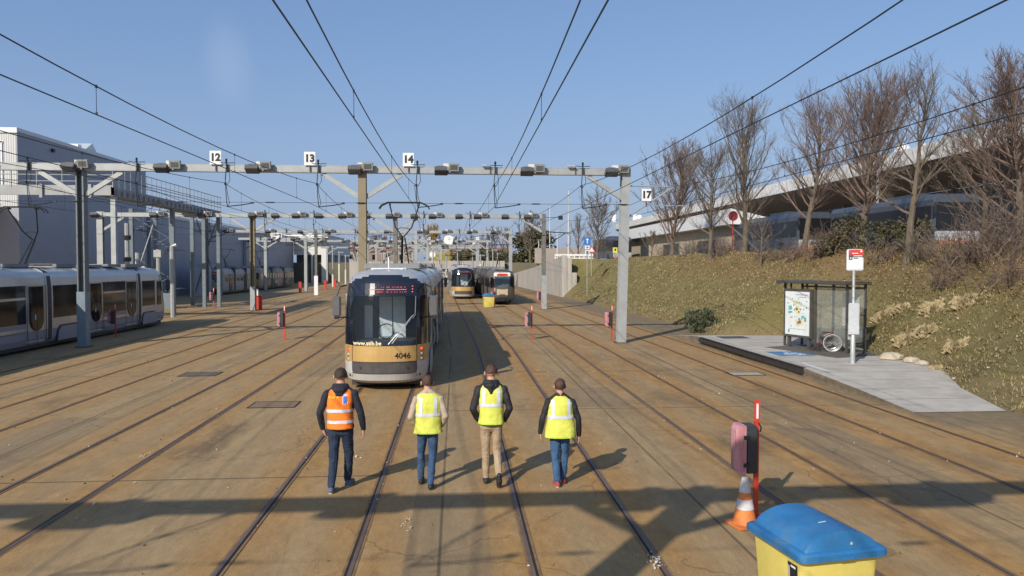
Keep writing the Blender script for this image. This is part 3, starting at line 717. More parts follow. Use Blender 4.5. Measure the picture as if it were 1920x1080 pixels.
oldtram('old_tram', 'pale old tram nearer of two parked along the long hall wall', (-27.4, 86.5, 0), -.022, M('pale_tram_paint', (.40, .38, .35), .5, 0, .1, dirt=.3), m_cream, 13.5)
oldtram('old_tram', 'old tram in patchwork paint behind the pale one along the hall wall', (-27.1, 101.0, 0), -.022, m_pt, m_cream, 20)
# ------------------------------------------------------------ gantries
def floodlight(par, x, y, z, away=False, k=1.0):
    tilt = R(-55) if not away else R(50)
    rot = Euler((tilt if away else -tilt * -1, 0, 0)).to_matrix()
    g = MB()
    s = -1; ta = R(12) if away else R(62)
    nrm = Vector((0, s * cos(ta), -sin(ta))); up = Vector((0, s * sin(ta), cos(ta))); rx = Vector((1, 0, 0))
    m = Matrix((rx, nrm, up)).transposed(); c = Vector((x, y, z))
    g.box(c, (.40 * k, .15 * k, .30 * k), m, 0); g.box(c - nrm * .1 * k, (.24 * k, .08 * k, .18 * k), m, 0)
    o = g.build('floodlight', m_dkgrey if not away else m_lampbody, par, bevel=.012)
    g = MB(); g.box(c + nrm * .078 * k, ((.28 if away else .35) * k, .01, (.19 if away else .25) * k), m); g.build('lamp_glass', m_lampglass, o)
    g = MB(); g.beam(c + rx * .21 * k, (x + .21 * k, y - s * .22, z + .02), .02, .05); g.beam(c - rx * .21 * k, (x - .21 * k, y - s * .22, z + .02), .02, .05); g.beam((x - .22 * k, y - s * .22, z + .02), (x + .22 * k, y - s * .22, z + .02), .03, .05); g.build('bracket', m_galv, o)
    return o
m_lampbody = M('lamp_housing_grey', (.30, .30, .28), .5, .1, .1)
m_lampbox = M('ballast_box', (.62, .62, .58), .5, 0, .1)
def sign_plate(par, x, y, z, body, s=.46, hgt=.56):
    g = MB(); g.box((x, y, z), (s, .02, hgt)); o = g.build('number_sign', m_white, par)
    g = MB(); g.box((x, y + .03, z - hgt / 2 - .08), (.04, .03, .36)); g.build('sign_bracket', m_dkgrey, o)
    if body: text('number', body, .42, m_ink, at(x, y - .014, z), o, bold=.02)
    else:
        g = MB(); g.box((x, y - .014, z), (s * .12, .006, hgt * .4)); g.box((x + s * .12, y - .014, z - .02), (s * .12, .006, hgt * .3)); g.build('number', m_ink, o)
    return o
def hpost(par, x, z1, mat, w=.36, d=.36, fl=.035, open_front=False, base=None, lean=0):
    g = MB()
    a, b = Vector((x - lean, 0, 0)), Vector((x, 0, z1))
    if open_front:      # channel seen open from the yard
        g.box((x - w / 2 + .03, 0, z1 / 2), (.06, d, z1)); g.box((x + w / 2 - .03, 0, z1 / 2), (.06, d, z1)); g.box((x, .06, z1 / 2), (w - .12, .05, z1))
    else:
        def off(v, dx, dy): return v + Vector((dx, dy, 0))
        for s in (-1, 1):
            v = [off(a, -w / 2, s * d / 2 - s * fl), off(a, w / 2, s * d / 2 - s * fl), off(a, w / 2, s * d / 2), off(a, -w / 2, s * d / 2)]
            g.loft([v, [q + (b - a) for q in v]])
        v = [off(a, -.03, -d / 2 + fl), off(a, .03, -d / 2 + fl), off(a, .03, d / 2 - fl), off(a, -.03, d / 2 - fl)]
        g.loft([v, [q + (b - a) for q in v]])
    o = g.build('post', mat, par)
    g = MB(); g.box((x - lean, 0, .02), (w + .2, d + .2, .03)); g.build('base_plate', m_rust, o)
    return o
def gantry(Y, x0, x1, zb, posts, floods, label, hangers, signs=(), bw=.28, bh=.27, zmess=None, dens=1):
    t = thing('overhead_gantry', label, 'gantry', (0, Y, 0), 0, 'steel gantries over the tram tracks')
    g = MB(); g.box(((x0 + x1) / 2, 0, zb), (x1 - x0, .05, bh)); g.box(((x0 + x1) / 2, 0, zb + bh / 2), (x1 - x0, bw, .03)); g.box(((x0 + x1) / 2, 0, zb - bh / 2), (x1 - x0, bw, .03)); g.box(((x0 + x1) / 2, -bw / 2 + .012, zb), (x1 - x0, .024, bh - .036))
    g.build('beam', m_galv, t)
    for (x, mat, kw) in posts:
        hpost(t, x, zb + .22, mat, **kw)
        for s in (-1, 1):
            if x + s * 1.7 < x0 or x + s * 1.7 > x1: continue
            g = MB(); g.beam((x + s * .15, 0, zb - 1.15), (x + s * 1.65, 0, zb - bh / 2 - .05), .13, .18); g.build('brace', m_galv, t)
    for f in floods:
        x, kind = f[0], f[1]; k = f[2] if len(f) > 2 else 1.0
        if kind in 'pf': floodlight(t, x - .27, -.36, zb - .06, False, k * 1.35)
        if kind in 'pb': floodlight(t, x + .27, -.34, zb + .10, True, k * 1.1)
        if kind == 'p':
            g = MB(); g.box((x - .05, -.02, zb + .22), (.26, .2, .14)); g.build('ballast_box', m_lampbox, t)
    for x in hangers:
        g = MB(); g.tube([(x, -.25, zb + .28), (x, -.25, zb + .10), (x - .05, -.25, zb - .5)], .022, 5); g.lathe([(0, 0), (.05, .0), (.03, .04), (.055, .07), (.03, .1), (.055, .13), (.02, .16)], (x, -.25, zb + .22), 8)
        g.tube([(x - .35, -.2, zb + .24), (x - .15, -.25, zb + .20), (x + .15, -.25, zb + .20), (x + .32, -.2, zb + .22)], .014, 4)
        g.box((x, -.2, zb), (.05, .14, bh + .08))
        g.tube([(x + .10, -.25, zb - .15), (x + .14, -.24, zb - .5), (x - .02, -.2, zb - .75), (x + .02, -.2, zb - 1.1), (x + .10, -.2, zb - 1.45), (x, -.2, zb - 1.6)], .012, 4)
        g.tube([(x - .05, -.25, zb - .5), (x - .04, -.2, zb - 1.1), (x, -.2, zb - 1.58)], .016, 4)
        g.lathe([(0, 0), (.05, .02), (.05, .1), (0, .14)], (x - .05, -.25, zb - .72), 8)
        g.tube([(x, -.2, zb - 1.6), (x + .6, -.2, zb - 1.53), (x + 1.0, -.2, zb - 1.46)], .022, 5); g.box((x + 1.02, -.2, zb - 1.44), (.12, .05, .08))
        g.build('wire_hanger', m_wire, t)
    for (x, b) in signs:
        if b == 'edge':
            g = MB(); g.box((x, -.18, zb + .2), (.34, .34, .02)); g.box((x + .19, -.19, zb), (.03, .02, bh + .1), k=1); g.build('number_sign', [m_white, m_dkgrey], t)
        else: sign_plate(t, x, -.22, zb + .42, b)
    if hangers and Y < 100:
        g = MB(); z = zb - 1.42
        g.tube([(x0, -.2, z), (x1, -.2, z)], .008, 4)
        for x in hangers: g.lathe([(0, -.28), (.03, -.12), (.03, .12), (0, .28)], (x + 1.75, -.2, z), 6, axis='X')
        g.build('span_wire', m_wire, t)
    return t
OW = {'wires': [c for c in TRK]}
gk = dict(open_front=False)
gantry(1.0, -28, 7.6, 7.4, [(-15.6, m_galvblue, {}), (-3.2, m_olive, {}), (7.4, m_galv, {})], [(-14, 'p'), (-11.6, 'p', 1.7), (-8, 'p'), (-4.0, 'p'), (.4, 'p', 1.7), (3.4, 'p'), (7, 'p')], 'steel gantry standing behind the viewer that throws the long shadow in front', [c + .25 for c in TRK[1:7]])
G1 = gantry(32.2, -28, 7.5, 7.44, [(-15.42, M('blue_grey_steel', (.15, .17, .18), .5, .2, .15, 4, dirt=.4), dict(open_front=True, w=.32)), (-3.95, m_olive, dict(w=.33)), (7.38, m_galv, dict(w=.38, d=.36, lean=.18))],
    [(-19.2, 'p'), (-15.45, 'p'), (-11.8, 'p'), (-8.15, 'p'), (-3.95, 'p'), (-.35, 'p'), (3.3, 'p'), (6.95, 'p')], 'nearest full gantry carrying the signs 12, 13 and 14', [-17.4, -13.1, -9.5, -5.75, -1.62, 1.68, 5.45],
    [(-9.95, '12'), (-6.1, '13'), (-2.0, '14'), (1.28, 'edge'), (4.95, 'edge')])
g = MB(); g.box((-15.42, -.02, 1.15), (.35, .40, 2.3)); g.build('cable_cover', M('cable_cover_blue', (.19, .25, .29), .5, 0, .12, 4, dirt=.4), G1, bevel=.01)
g = MB()
for i in range(26): g.box((-15.40 + .02 * (i % 2), .02, 2.5 + i * .16), (.03, .03, .10))
g.build('cable_conduit', m_lampbox, G1)
# cantilever of track 17, an arm of the same gantry
g = MB(); g.tube([(7.5, 0, 6.85), (9.5, 0, 6.82)], .03, 6); g.tube([(7.5, 0, 5.5), (9.5, 0, 6.82)], .035, 6); g.tube([(8.6, 0, 6.0), (10.2, 0, 6.0)], .022, 5); g.lathe([(0, 0), (.05, 0), (.03, .04), (.06, .08), (.03, .12), (.05, .16), (0, .2)], (8.1, 0, 6.85), 8)
g.tube([(8.15, 0, 6.85), (8.6, 0, 6.82)], .02, 5); g.build('cantilever_arm', m_galv, G1)
sp_ = sign_plate(G1, 8.28, -.1, 6.45, '17', .42, .52); sp_['label'] = 'white sign 17 hanging from the side arm'
fl2 = [(x, k) for x, k in ((-26, 'f'), (-21.8, 'p'), (-18.4, 'p'), (-14.75, 'p'), (-13.1, 'f'), (-11.6, 'p'), (-9.9, 'f'), (-8.2, 'p'), (-6.4, 'f'), (-4.7, 'p'), (-2.85, 'f'), (-1.5, 'p'), (.5, 'f'), (1.9, 'p'), (4.0, 'f'), (5.7, 'p'))]
G2 = gantry(57, -26.2, 6.85, 7.1, [(-26.0, m_galv, dict(w=.42)), (-15.1, m_olive, dict(open_front=True)), (-4.55, m_darkpost, dict(w=.3)), (6.72, m_darkpost, dict(w=.3))], fl2, 'second gantry back, one post standing right before the grass bank', [c - .5 for c in TRK[:7]])
g = MB(); g.box((6.72, -.02, 1.3), (.40, .42, 2.6)); g.box((-15.1, -.02, .9), (.34, .42, 1.8)); g.build('cable_cover', m_galv, G2)
g = MB(); g.tube([(6.8, 0, 7.05), (7.9, 0, 7.05)], .02, 5); g.box((8.0, -.1, 7.02), (.32, .16, .3)); g.tube([(6.8, 0, 5.95), (8.9, 0, 5.85)], .035, 5); g.tube([(6.8, 0, 4.8), (8.4, 0, 5.85)], .03, 5); g.tube([(8.5, 0, 5.85), (8.8, 0, 5.6), (8.8, 0, 5.0), (8.5, 0, 4.9)], .02, 5); g.build('cantilever_arm', m_wire, G2)
xs3 = [(-25, 'p'), (-20.5, 'p'), (-17, 'f'), (-14, 'p'), (-10.5, 'p'), (-7.5, 'p'), (-3.8, 'p'), (-1, 'p'), (1.8, 'p'), (4.5, 'p')]
G3 = gantry(85, -29, 6.4, 7.15, [(-27.6, m_darkpost, dict(w=.35)), (-15.6, m_darkpost, dict(w=.28)), (-4.5, m_galv, {}), (6.2, m_galv, {})], xs3, 'third gantry back, a right post beside the dark old tram', [c - 1.2 for c in TRK[:7]])
g = MB(); g.box((-15.6, -.2, 1.1), (.42, .03, 2.2)); g.build('white_plate', m_white, G3)
G4 = gantry(99, -28, -18.5, 6.8, [(-24.6, m_galv, {}), (-19.5, m_galv, {})], [(-23.7, 'p'), (-20.8, 'p')], 'short gantry in front of the painted old tram at the hall', [-25.2, -21], [(-22.7, ''), (-18.9, '')], dens=.5)
def clock(par, x, y, z, r):
    g = MB(); g.lathe([(0, -.1), (r, -.1), (r * 1.04, 0), (r, .1), (0, .1)], (x, y, z), 20, axis='Y'); o = g.build('clock', m_white, par, smooth=True)
    g = MB(); g.beam((x, y - .115, z), (x + r * .15, y - .115, z + r * .62), r * .1, .01); g.beam((x, y - .115, z), (x + r * .45, y - .115, z + r * .1), r * .12, .01); g.build('clock_hands', m_ink, o)
    return o
clock(G4, -23.3, -.3, 7.3, .6)
cfg = [(112, 6.95, -30, 7, 3), (124, 6.6, -12, 6, 2), (138, 6.6, -22, 7, 3), (141.5, 5.6, -12, 0, 2)]
names = ['fourth gantry back, its beam crossing above the far gold fronted tram', 'short far gantry with white footed posts behind the fourth one', 'long far gantry close in front of the pale end wall', 'lowest and farthest gantry with the small clock']
for i, (Y, zb, x0, x1, sp3) in enumerate(cfg):
    v = veer(Y); n = 5 if x1 - x0 > 20 else 3
    ps = [(x0 + v + 1 + (x1 - x0 - 1.5) * k / (n - 1), m_galv, dict(w=.3, d=.3)) for k in range(n)]
    sg = [(c + v - .3, '') for c in TRK[3 if i else 4:7]] if i < 2 else []
    gg = gantry(Y, x0 + v, x1 + v, zb, ps, [(x0 + v + 2 + 3.4 * k, 'p') for k in range(int((x1 - x0 - 3) / 3.4))], names[i], [], sg)
    if i == 0: clock(gg, -1.1, -.4, 7.15, .7)
for i, px in enumerate((624, 636, 648, 716, 727, 738, 775, 812, 837, 858, 886, 901, 924, 933)):
    Y = 118 + (i * 7) % 24; p = PY(px, 500, Y)
    g = MB(); zt = 6.2 - (i % 3) * .5; g.tube([(0, 0, 0), (0, 0, zt)], .11, 6, k=0); g.tube([(0, 0, 0), (0, 0, 2.6 + (i % 2))], .15, 8, k=1); g.box((.25, 0, zt - .2), (.9, .12, .14), k=0)
    ttt = thing('mast', 'thin white footed mast in the far end of the yard', 'mast', (p.x, Y, 0), 0, 'thin white footed masts at the far end')
    g.build('pole', [m_galv, m_lampbox], ttt)
g = MB(); p = PY(811, 480, 135); clk = thing('station_clock', 'small round white clock on a post before the end wall', 'clock', (p.x, 135, 0)); g.tube([(0, 0, 0), (0, 0, 4.9)], .1, 6); g.build('post', m_lampbox, clk); clock(clk, 0, 0, 5.3, .55)
# ------------------------------------------------------------ catenary wires
SUP = [-28, 1.6, 32.2, 57, 85, 112, 138]
nm = ['over the track of the left tram', 'second from the left', 'under the sign 12', 'under the sign 13', 'over the front tram, under the sign 14', 'over the track just right of the front tram', 'over the track ending at the dark old tram', 'over the platform track beside the bank']
zig = [0, .12, -.12, .1, -.1, .1, -.1]
for ti, c in enumerate(TRK):
    t = thing('overhead_wire', 'thin dark double tram wire ' + nm[ti], 'wire', (0, 0, 0), 0, 'tram wires hung from the gantries')
    zc, zm = (5.88, 6.83) if ti != 7 else (5.9, 6.78)
    P = []
    o1 = [.2, .2, .0, .16, .22, -.2, -.25, .1][ti]; o2 = [.2, .4, .45, .3, .2, .1, .1, .0][ti]; off = [-o1, o1, o2, -.1, .1, 0, 0]
    def cx(y):
        return interp([(s, c + veer(s) + o) for s, o in zip(SUP, off)], y)
    g = MB(); g.tube([(cx(s), s - .2, zc) for s in SUP], .0105, 5); g.build('contact_wire', m_wire, t)
    pts = []; dr = []
    for a, b in zip(SUP, SUP[1:]):
        L_ = b - a; sg = .50 * (L_ / 30) ** 2
        for k in range(12):
            u = k / 12; y = a + L_ * u; pts.append((cx(y), y - .2, zm - 4 * sg * u * (1 - u)))
        for k in range(4):
            u = (k + .5) / 4; y = a + L_ * u
            if y < 3: continue
            dr.append((cx(y), y - .2, zm - 4 * sg * u * (1 - u)))
    pts.append((cx(138), 138, zm)); g = MB(); g.tube(pts, .0115, 5); g.build('messenger_wire', m_wire, t)
    for d in dr:
        if d[1] > 90: continue
        g = MB(); g.tube([d, (d[0], d[1], zc)], .005, 4); g.box((d[0], d[1], zc + .02), (.02, .04, .05)); g.box((d[0], d[1], d[2]), (.025, .05, .05)); g.build('dropper', m_wire, t)
# ------------------------------------------------------------ red posts with extinguisher boxes
m_pinkbox = M('sun_bleached_red_plastic', (.50, .22, .25), .45, 0, .3, 7, stretch=(1.6, 1.6, .35), dirt=.8, dirtcol=(.66, .52, .54))
m_boxbk = M('box_black', (.035, .04, .045), .5)
def redpost(name, label, x, y, k=1.0, box=True, white=True, grp='red posts carrying extinguisher boxes', kind='post', h=1.30):
    t = thing(name, label, kind, (x, y, 0), 0, grp)
    g = MB(); g.box((0, 0, h * k / 2), (.06 * k, .04 * k, h * k)); g.box((0, 0, .01), (.26 * k, .2 * k, .02)); g.build('post', m_red, t)
    g = MB(); g.box((0, -.02, (h + .14) * k), (.075 * k, .015, .30 * k)); s = g.build('small_sign', m_red, t)
    g = MB(); g.box((0, -.03, (h + .14) * k), (.028 * k, .006, .20 * k)); g.build('sign_stripe', m_white, s)
    if box:
        g = MB(); zb, zt = .62 * k, 1.26 * k
        g.box((-.105 * k, 0, (zb + zt) / 2), (.15 * k, .26 * k, zt - zb)); b = g.build('extinguisher_box', m_boxbk, t, bevel=.015)
        g = MB(); zz = [(.0, 1.0), (.05, .94), (.12, .80)]
        rings = []
        for dx, s_ in ((.18, 1.0), (.27, .98), (.315, .72)):
            x_ = -dx * k; hy = .135 * k * s_; z0 = (zb + zt) / 2; hz_ = (zt - zb) / 2 * (1.02 if s_ > .9 else .86)
            rings.append([(x_, -hy, z0 - hz_), (x_, hy, z0 - hz_), (x_, hy, z0 + hz_), (x_, -hy, z0 + hz_)])
        g.loft(rings); g.build('box_cover', m_pinkbox, b, bevel=.012)
        g = MB()
        for z in (zb + .12 * k, zt - .15 * k): g = MB(); g.box((-.185 * k, -.14 * k, z), (.08 * k, .02, .05 * k)); g.build('latch', m_black, b)
    g = MB(); g.tube([(.02, -.02, h * k - .02), (.05, -.04, h * k - .08), (.04, -.03, h * k - .14)], .01, 4); g.build('chain', m_wire, t)
    return t
rp = redpost('extinguisher_post', 'nearest red post with a pink extinguisher box beside the blue lidded bin', 4.03, 9.72)
for (px, py, lab) in ((534, 637, 'red post with box on the empty slab left of the front tram'), (997, 637, 'red post with box right of the shadow of the front tram'), (1147, 637, 'red post with box just left of the big grey gantry post'), (401, 577, 'red post with box near the white block of the hall'), (928, 577, 'red post with box behind the small far yellow bin'), (1014, 577, 'red post with box left of the thin dark gantry post at the bank'), (217, 632, 'red post in front of the doors of the left tram')):
    p = G(px, py); copy_tree(rp, None, lab, (p.x, p.y, 0), random.Random(px).uniform(-.15, .15))
p = G(486, 581); rb = thing('red_bin', 'red narrow box standing beside the gantry post left of the front tram', 'box', (p.x, p.y, 0)); g = MB(); g.box((0, 0, .52), (.40, .35, 1.0)); g.build('body', m_red, rb, bevel=.03); g = MB(); g.box((0, 0, 1.05), (.44, .4, .08)); g.build('lid', m_red, rb, bevel=.02); g = MB(); g.box((-.05, -.18, 1.35), (.14, .06, .5)); g.build('notice', m_white, rb)
for (px, py) in ((610, 543), (563, 548), (625, 536), (628, 540)):
    p = G(px, py); o = MB().box((0, 0, .6), (.3, .3, 1.2)).box((0, 0, 1.25), (.36, .36, .1)).build('red_box', m_red); o.location = (p.x, p.y, 0); tag(o, 'tiny red box far away near the hall doors', 'box', 'small red boxes by the hall doors')
# cone
m_cone = M('cone_orange', (.66, .21, .05), .6, 0, .15, 8, dirt=.8, dirtcol=(.3, .15, .08)); m_cw = M('cone_white', (.58, .57, .57), .6, 0, .15, 12, dirt=.8, dirtcol=(.35, .32, .3))
cn = thing('traffic_cone', 'orange and white traffic cone leaning by the near red post', 'cone', (3.76, 9.42, 0), .2)
g = MB(); prof = [(.155, .03), (.15, .05), (.125, .17), (.098, .30), (.072, .43), (.05, .54), (.036, .62), (.030, .625)]
g.lathe(prof, n=24); cb = g.build('cone_body', m_cone, cn, smooth=True)
g = MB(); g.lathe([(.1165, .225), (.119, .225), (.094, .35), (.09, .35)], n=24); g.build('white_band', m_cw, cb, smooth=True)
g = MB(); g.lathe([(.076, .44), (.0785, .44), (.046, .60), (.040, .626), (0, .63)], n=24); g.build('white_band', m_cw, cb, smooth=True)
g = MB(); g.box((0, 0, .018), (.40, .40, .035)); g.build('cone_base', m_cone, cn, bevel=.012)
# grit bins
m_blid = M('blue_plastic_lid', (.025, .155, .36), .5, 0, .18, 3.5, dirt=.75, dirtcol=(.11, .19, .27), bump=.15, fine=60)
m_ybody = M('yellow_plastic', (.70, .59, .15), .6, 0, .08, 3, dirt=.6, dirtcol=(.46, .39, .17), bump=.15, fine=60)
def gritbin(label, loc, rz, k=1.0):
    t = thing('grit_bin', label, 'grit bin', loc, rz, 'yellow grit bins with blue lids')
    def rr(hx, hy, z, r=.07):
        q = []
        for (sx_, sy_, a0) in ((1, -1, -90), (1, 1, 0), (-1, 1, 90), (-1, -1, 180)):
            for i in range(4):
                a = R(a0 + 30 * i); q.append((sx_ * (hx - r) + r * cos(a), sy_ * (hy - r) + r * sin(a), z))
        return q
    g = MB(); g.loft([rr(.38, .42, .03), rr(.40, .44, .06), rr(.46, .52, .94)]); b = g.build('bin_body', m_ybody, t, smooth=True)
    g = MB(); g.loft([rr(.505, .575, .925), rr(.52, .59, .93), rr(.52, .59, .985), rr(.50, .57, 1.0), rr(.46, .53, 1.005)])
    # domed centre
    N1 = 18; rings = []
    for i in range(N1 + 1):
        x = -.44 + .88 * i / N1; h = .155 * (1 - abs(x / .44) ** 2.2) ** .75 if abs(x) < .44 else 0
        rings.append([(x, -.53, 1.0), (x, -.50, 1.004 + h), (x, .50, 1.004 + h), (x, .53, 1.0)])
    g.loft(rings); l = g.build('lid', m_blid, t, smooth=True, ang=40)
    g = MB(); g.lathe([(0, 0), (.016, 0), (.012, .01), (0, .012)], (.1, -.528, 1.05), 10, axis='Y'); g.build('rivet', m_clear, l)
    g = MB(); g.box((0, .60, .965), (.7, .03, .05)); g.build('hinge', m_black, t)
    g = MB(); g.box((0, -.598, .955), (.16, .03, .035)); g.build('lid_grip', m_blid, l)
    g = MB(); g.box((-.03, -.2, 1.163), (.10, .015, .004), (0, 0, .2)); g.build('scratch', M('pale_scratch', (.5, .65, .75), .6), l)
    g = MB(); g.add([(-.455, -.42, .86), (-.455, -.24, .86), (-.437, -.24, .52), (-.437, -.42, .52)], [(0, 1, 2, 3)]); g.v = [(x - .012, y, z) for x, y, z in g.v]; s = g.build('label_plate', m_ink, b)
    g = MB(); g.add([(-.458, -.29, .83), (-.458, -.25, .83), (-.441, -.25, .55), (-.441, -.29, .55)], [(0, 1, 2, 3)]); g.v = [(x - .014, y, z) for x, y, z in g.v]; g.build('label_strip', m_clear, s)
    g = MB(); g.add([(-.459, -.40, .845), (-.459, -.31, .845), (-.458, -.31, .825), (-.458, -.40, .825)], [(0, 1, 2, 3)]); g.v = [(x - .014, y, z) for x, y, z in g.v]; g.build('label_text', m_white, s)
    return t
gbn = gritbin('large yellow grit bin with a domed blue lid in the near right corner', (3.21, 6.44, 0), R(9))
gbn.scale = (.82, .76, .98)
copy_tree(gbn, None, 'small far yellow grit bin in front of the dark old tram', (2.6, 59.6, 0), .1).scale = (.95, .95, 1)
# ------------------------------------------------------------ shelter, wheelchair, stop sign
m_shel = M('shelter_bronze', (.10, .095, .085), .45, .3, .1)
m_sglass = M('shelter_glass', (.42, .46, .44), .08, 0, .1, alpha=.16)
A = Vector((12.75, 28.1, HP)); B = Vector((13.86, 24.6, HP)); dv = (B - A).normalized(); nv = Vector((dv.y, -dv.x, 0)); nv = nv if nv.x > 0 else -nv
sh = thing('bus_shelter', 'glass stop shelter with a lit poster panel on the platform', 'shelter', A, math.atan2(dv.y, dv.x))
SL = (B - A).length * .83     # local x runs along the front (towards the viewer), local y = left of that direction -> away from the tracks
g = MB(); DP = .85; hh = 2.42
for x in (0.0, SL * .52, SL):
    for y in (0, DP):
        if x == 0 and y == 0: continue
        g.box((x, y, hh / 2), (.07, .07, hh))
g.box((0, 0, hh / 2), (.07, .07, hh)); g.box((SL / 2, DP, .45), (SL, .05, .05)); g.box((SL / 2, DP, 2.3), (SL, .05, .06)); g.box((SL, DP / 2, .3), (.05, DP, .05)); g.box((SL, DP / 2, 2.3), (.05, DP, .05)); g.box((SL, DP / 2, 1.35), (.03, DP, .03))
g.build('frame', m_shel, sh)
g = MB(); g.box((SL / 2, DP / 2 - .1, hh + .06), (SL + .40, DP + .4, .11)); g.build('roof', m_shel, sh, bevel=.02)
for (c_, d_) in (((SL * .76, DP, 1.4), (SL * .46, .012, 1.75)), ((SL * .26, DP, 1.4), (SL * .46, .012, 1.75)), ((SL, DP / 2, 1.35), (.012, DP * .92, 1.95)), ((SL * .76, 0, 1.3), (SL * .44, .012, 2.1))):
    g = MB(); g.box(c_, d_); g.build('glass_pane', m_sglass, sh)
g = MB(); g.box((SL * .75, DP - .25, .5), (SL * .42, .32, .05)); g.box((SL * .75, DP - .25, .25), (.06, .06, .5)); g.build('bench', m_shel, sh)
g = MB(); g.box((SL * .8, DP - .03, 1.5), (.75, .03, 1.2)); g.build('map_panel', M('faded_map', (.5, .52, .5), .5, 0, .15, 5), sh)
# poster case, front faces the camera side (local -y leaning)
pc = MB(); px0, px1, pz0, pz1 = .10, SL * .50, .38, 2.22
pc.box(((px0 + px1) / 2, -.08, (pz0 + pz1) / 2), (px1 - px0, .14, pz1 - pz0)); pc.box((px0 + .3, -.08, 2.33), (.06, .08, .22)); pc.box((px1 - .3, -.08, 2.33), (.06, .08, .22)); pc.box((px0 + .2, -.05, .2), (.14, .1, .36)); pc.box((px1 - .2, -.05, .2), (.14, .1, .36))
pco = pc.build('poster_case', m_shel, sh, bevel=.015)
m_poster = M('poster_paper', (.66, .70, .70), .25, 0, .08, 3, stretch=(1, 1, .4))
w_ = px1 - px0 - .18; h_ = pz1 - pz0 - .2; cxp = (px0 + px1) / 2; czp = (pz0 + pz1) / 2
g = MB(); g.box((cxp, -.158, czp), (w_, .008, h_)); po = g.build('poster', m_poster, pco)
rr = random.Random(21)
cl_ = [M('poster_teal', (.10, .45, .50), .4), M('poster_straw', (.62, .58, .30), .4), M('poster_black', (.03, .04, .05), .4), M('poster_green', (.10, .32, .26), .4), M('poster_violet', (.25, .10, .25), .4)]
g = MB()
def pq(u, v, a, b, k, rot=0, lay=0):
    pts = [];
    for (sx_, sy_) in ((-1, -1), (1, -1), (1, 1), (-1, 1)):
        x = sx_ * a; z = sy_ * b; pts.append((cxp + (u - .5) * w_ + x * cos(rot) - z * sin(rot), -.1645 - .0012 * lay, czp + (v - .5) * h_ + x * sin(rot) + z * cos(rot)))
    g.add(pts, [(0, 1, 2, 3)], k)
for (u, v, a, b, k, r_, l_) in ((.52, .58, .15, .13, 1, -.6, 0), (.6, .30, .20, .12, 1, .3, 0), (.60, .30, .10, .05, 4, .3, 1), (.45, .74, .14, .06, 1, .5, 1), (.22, .62, .09, .08, 0, .3, 1), (.75, .42, .08, .05, 0, .2, 1), (.84, .36, .05, .06, 3, 0, 2), (.22, .52, .11, .03, 3, .2, 1), (.5, .60, .05, .04, 2, .3, 2), (.60, .37, .03, .05, 2, .5, 2), (.16, .08, .05, .06, 0, 0, 1)): pq(u, v, a, b, k, r_, l_)
for i in range(46):
    pq(min(.9, max(.12, rr.gauss(.5, .24))), min(.84, max(.2, rr.gauss(.5, .18))), rr.uniform(.008, .03), rr.uniform(.008, .035), rr.choice((0, 0, 2, 2, 3, 1)), rr.uniform(-1, 1), 3 + i % 3)
for (v, u0, u1) in ((.93, .45, .95), (.875, .60, .86)):
    u = u0
    while u < u1: d_ = rr.uniform(.02, .05); pq(u + d_ / 2, v, d_ * w_ * .42, .016, 4, 0, 1); u += d_ + .012
u = .18
while u < .85: d_ = rr.uniform(.02, .05); pq(u + d_ / 2, .135, d_ * w_ * .4, .008, 2, 0, 1); u += d_ + .012
g.build('poster_picture', cl_, po)
g = MB(); g.box((12.85 + .6, 26.2, HP + .006), (2.6, 3.6, .008), (0, 0, .3)); tag(g.build('dark_pavers', M('dark_shelter_floor', (.10, .09, .08), .85, 0, .2, 4)), kind='structure')
# wheelchair
m_tyre = M('pale_tyre', (.42, .41, .38), .6); m_chr = M('chrome', (.5, .5, .5), .25, .8)
wc = thing('wheelchair', 'folding wheelchair with a red brown frame parked inside the shelter', 'wheelchair', tuple(G(1592, 662, HP)), R(-22))
wc.location = (13.55, 26.0, HP + .012)
def wring(x, y, z, r, w, k=None, n=20):
    return [(x, y + r * cos(2 * pi * i / n), z + r * sin(2 * pi * i / n)) for i in range(n + 1)]
m_wcf = M('wine_red_frame', (.10, .03, .025), .4, .2)
# chair faces local -x; wheels in the x-z plane
for s in (-.27, .27):
    g = MB(); g.tube([(.0 + .30 * cos(2 * pi * i / 24), s, .31 + .30 * sin(2 * pi * i / 24)) for i in range(25)], .017, 6, cap=False); wq = g.build('wheel', m_tyre, wc, smooth=True)
    g = MB()
    for i in range(10): a = pi * i / 5; g.tube([(0, s, .31), (.29 * cos(a), s, .31 + .29 * sin(a))], .003, 3)
    g.tube([(.0 + .26 * cos(2 * pi * i / 20), s * 1.09, .31 + .26 * sin(2 * pi * i / 20)) for i in range(21)], .009, 5, cap=False); g.build('spokes', m_chr, wq)
    g = MB(); g.tube([(-.46 + .085 * cos(2 * pi * i / 14), s * .85, .10 + .085 * sin(2 * pi * i / 14)) for i in range(15)], .018, 5, cap=False); g.lathe([(0, -.02), (.07, -.02), (.07, .02), (0, .02)], (-.46, s * .85, .10), 12); g.build('caster', m_rubber, wc)
    g = MB(); y = s * .85; g.tube([(.12, y, .92), (.02, y, .86), (.0, y, .45), (-.38, y, .45), (-.42, y, .25), (-.62, y, .12)], .014, 6); g.tube([(0, y, .68), (-.34, y, .66), (-.38, y, .45)], .014, 6); g.tube([(0, y, .25), (-.4, y, .25)], .014, 6); g.box((-.2, y, .69), (.26, .06, .03)); g.build('side_frame', m_wcf, wc)
    g = MB(); g.box((-.66, y * .55, .10), (.16, .14, .015)); g.build('footrest', m_black, wc)
g = MB(); g.box((-.18, 0, .48), (.40, .44, .05)); g.build('seat', m_black, wc, bevel=.015)
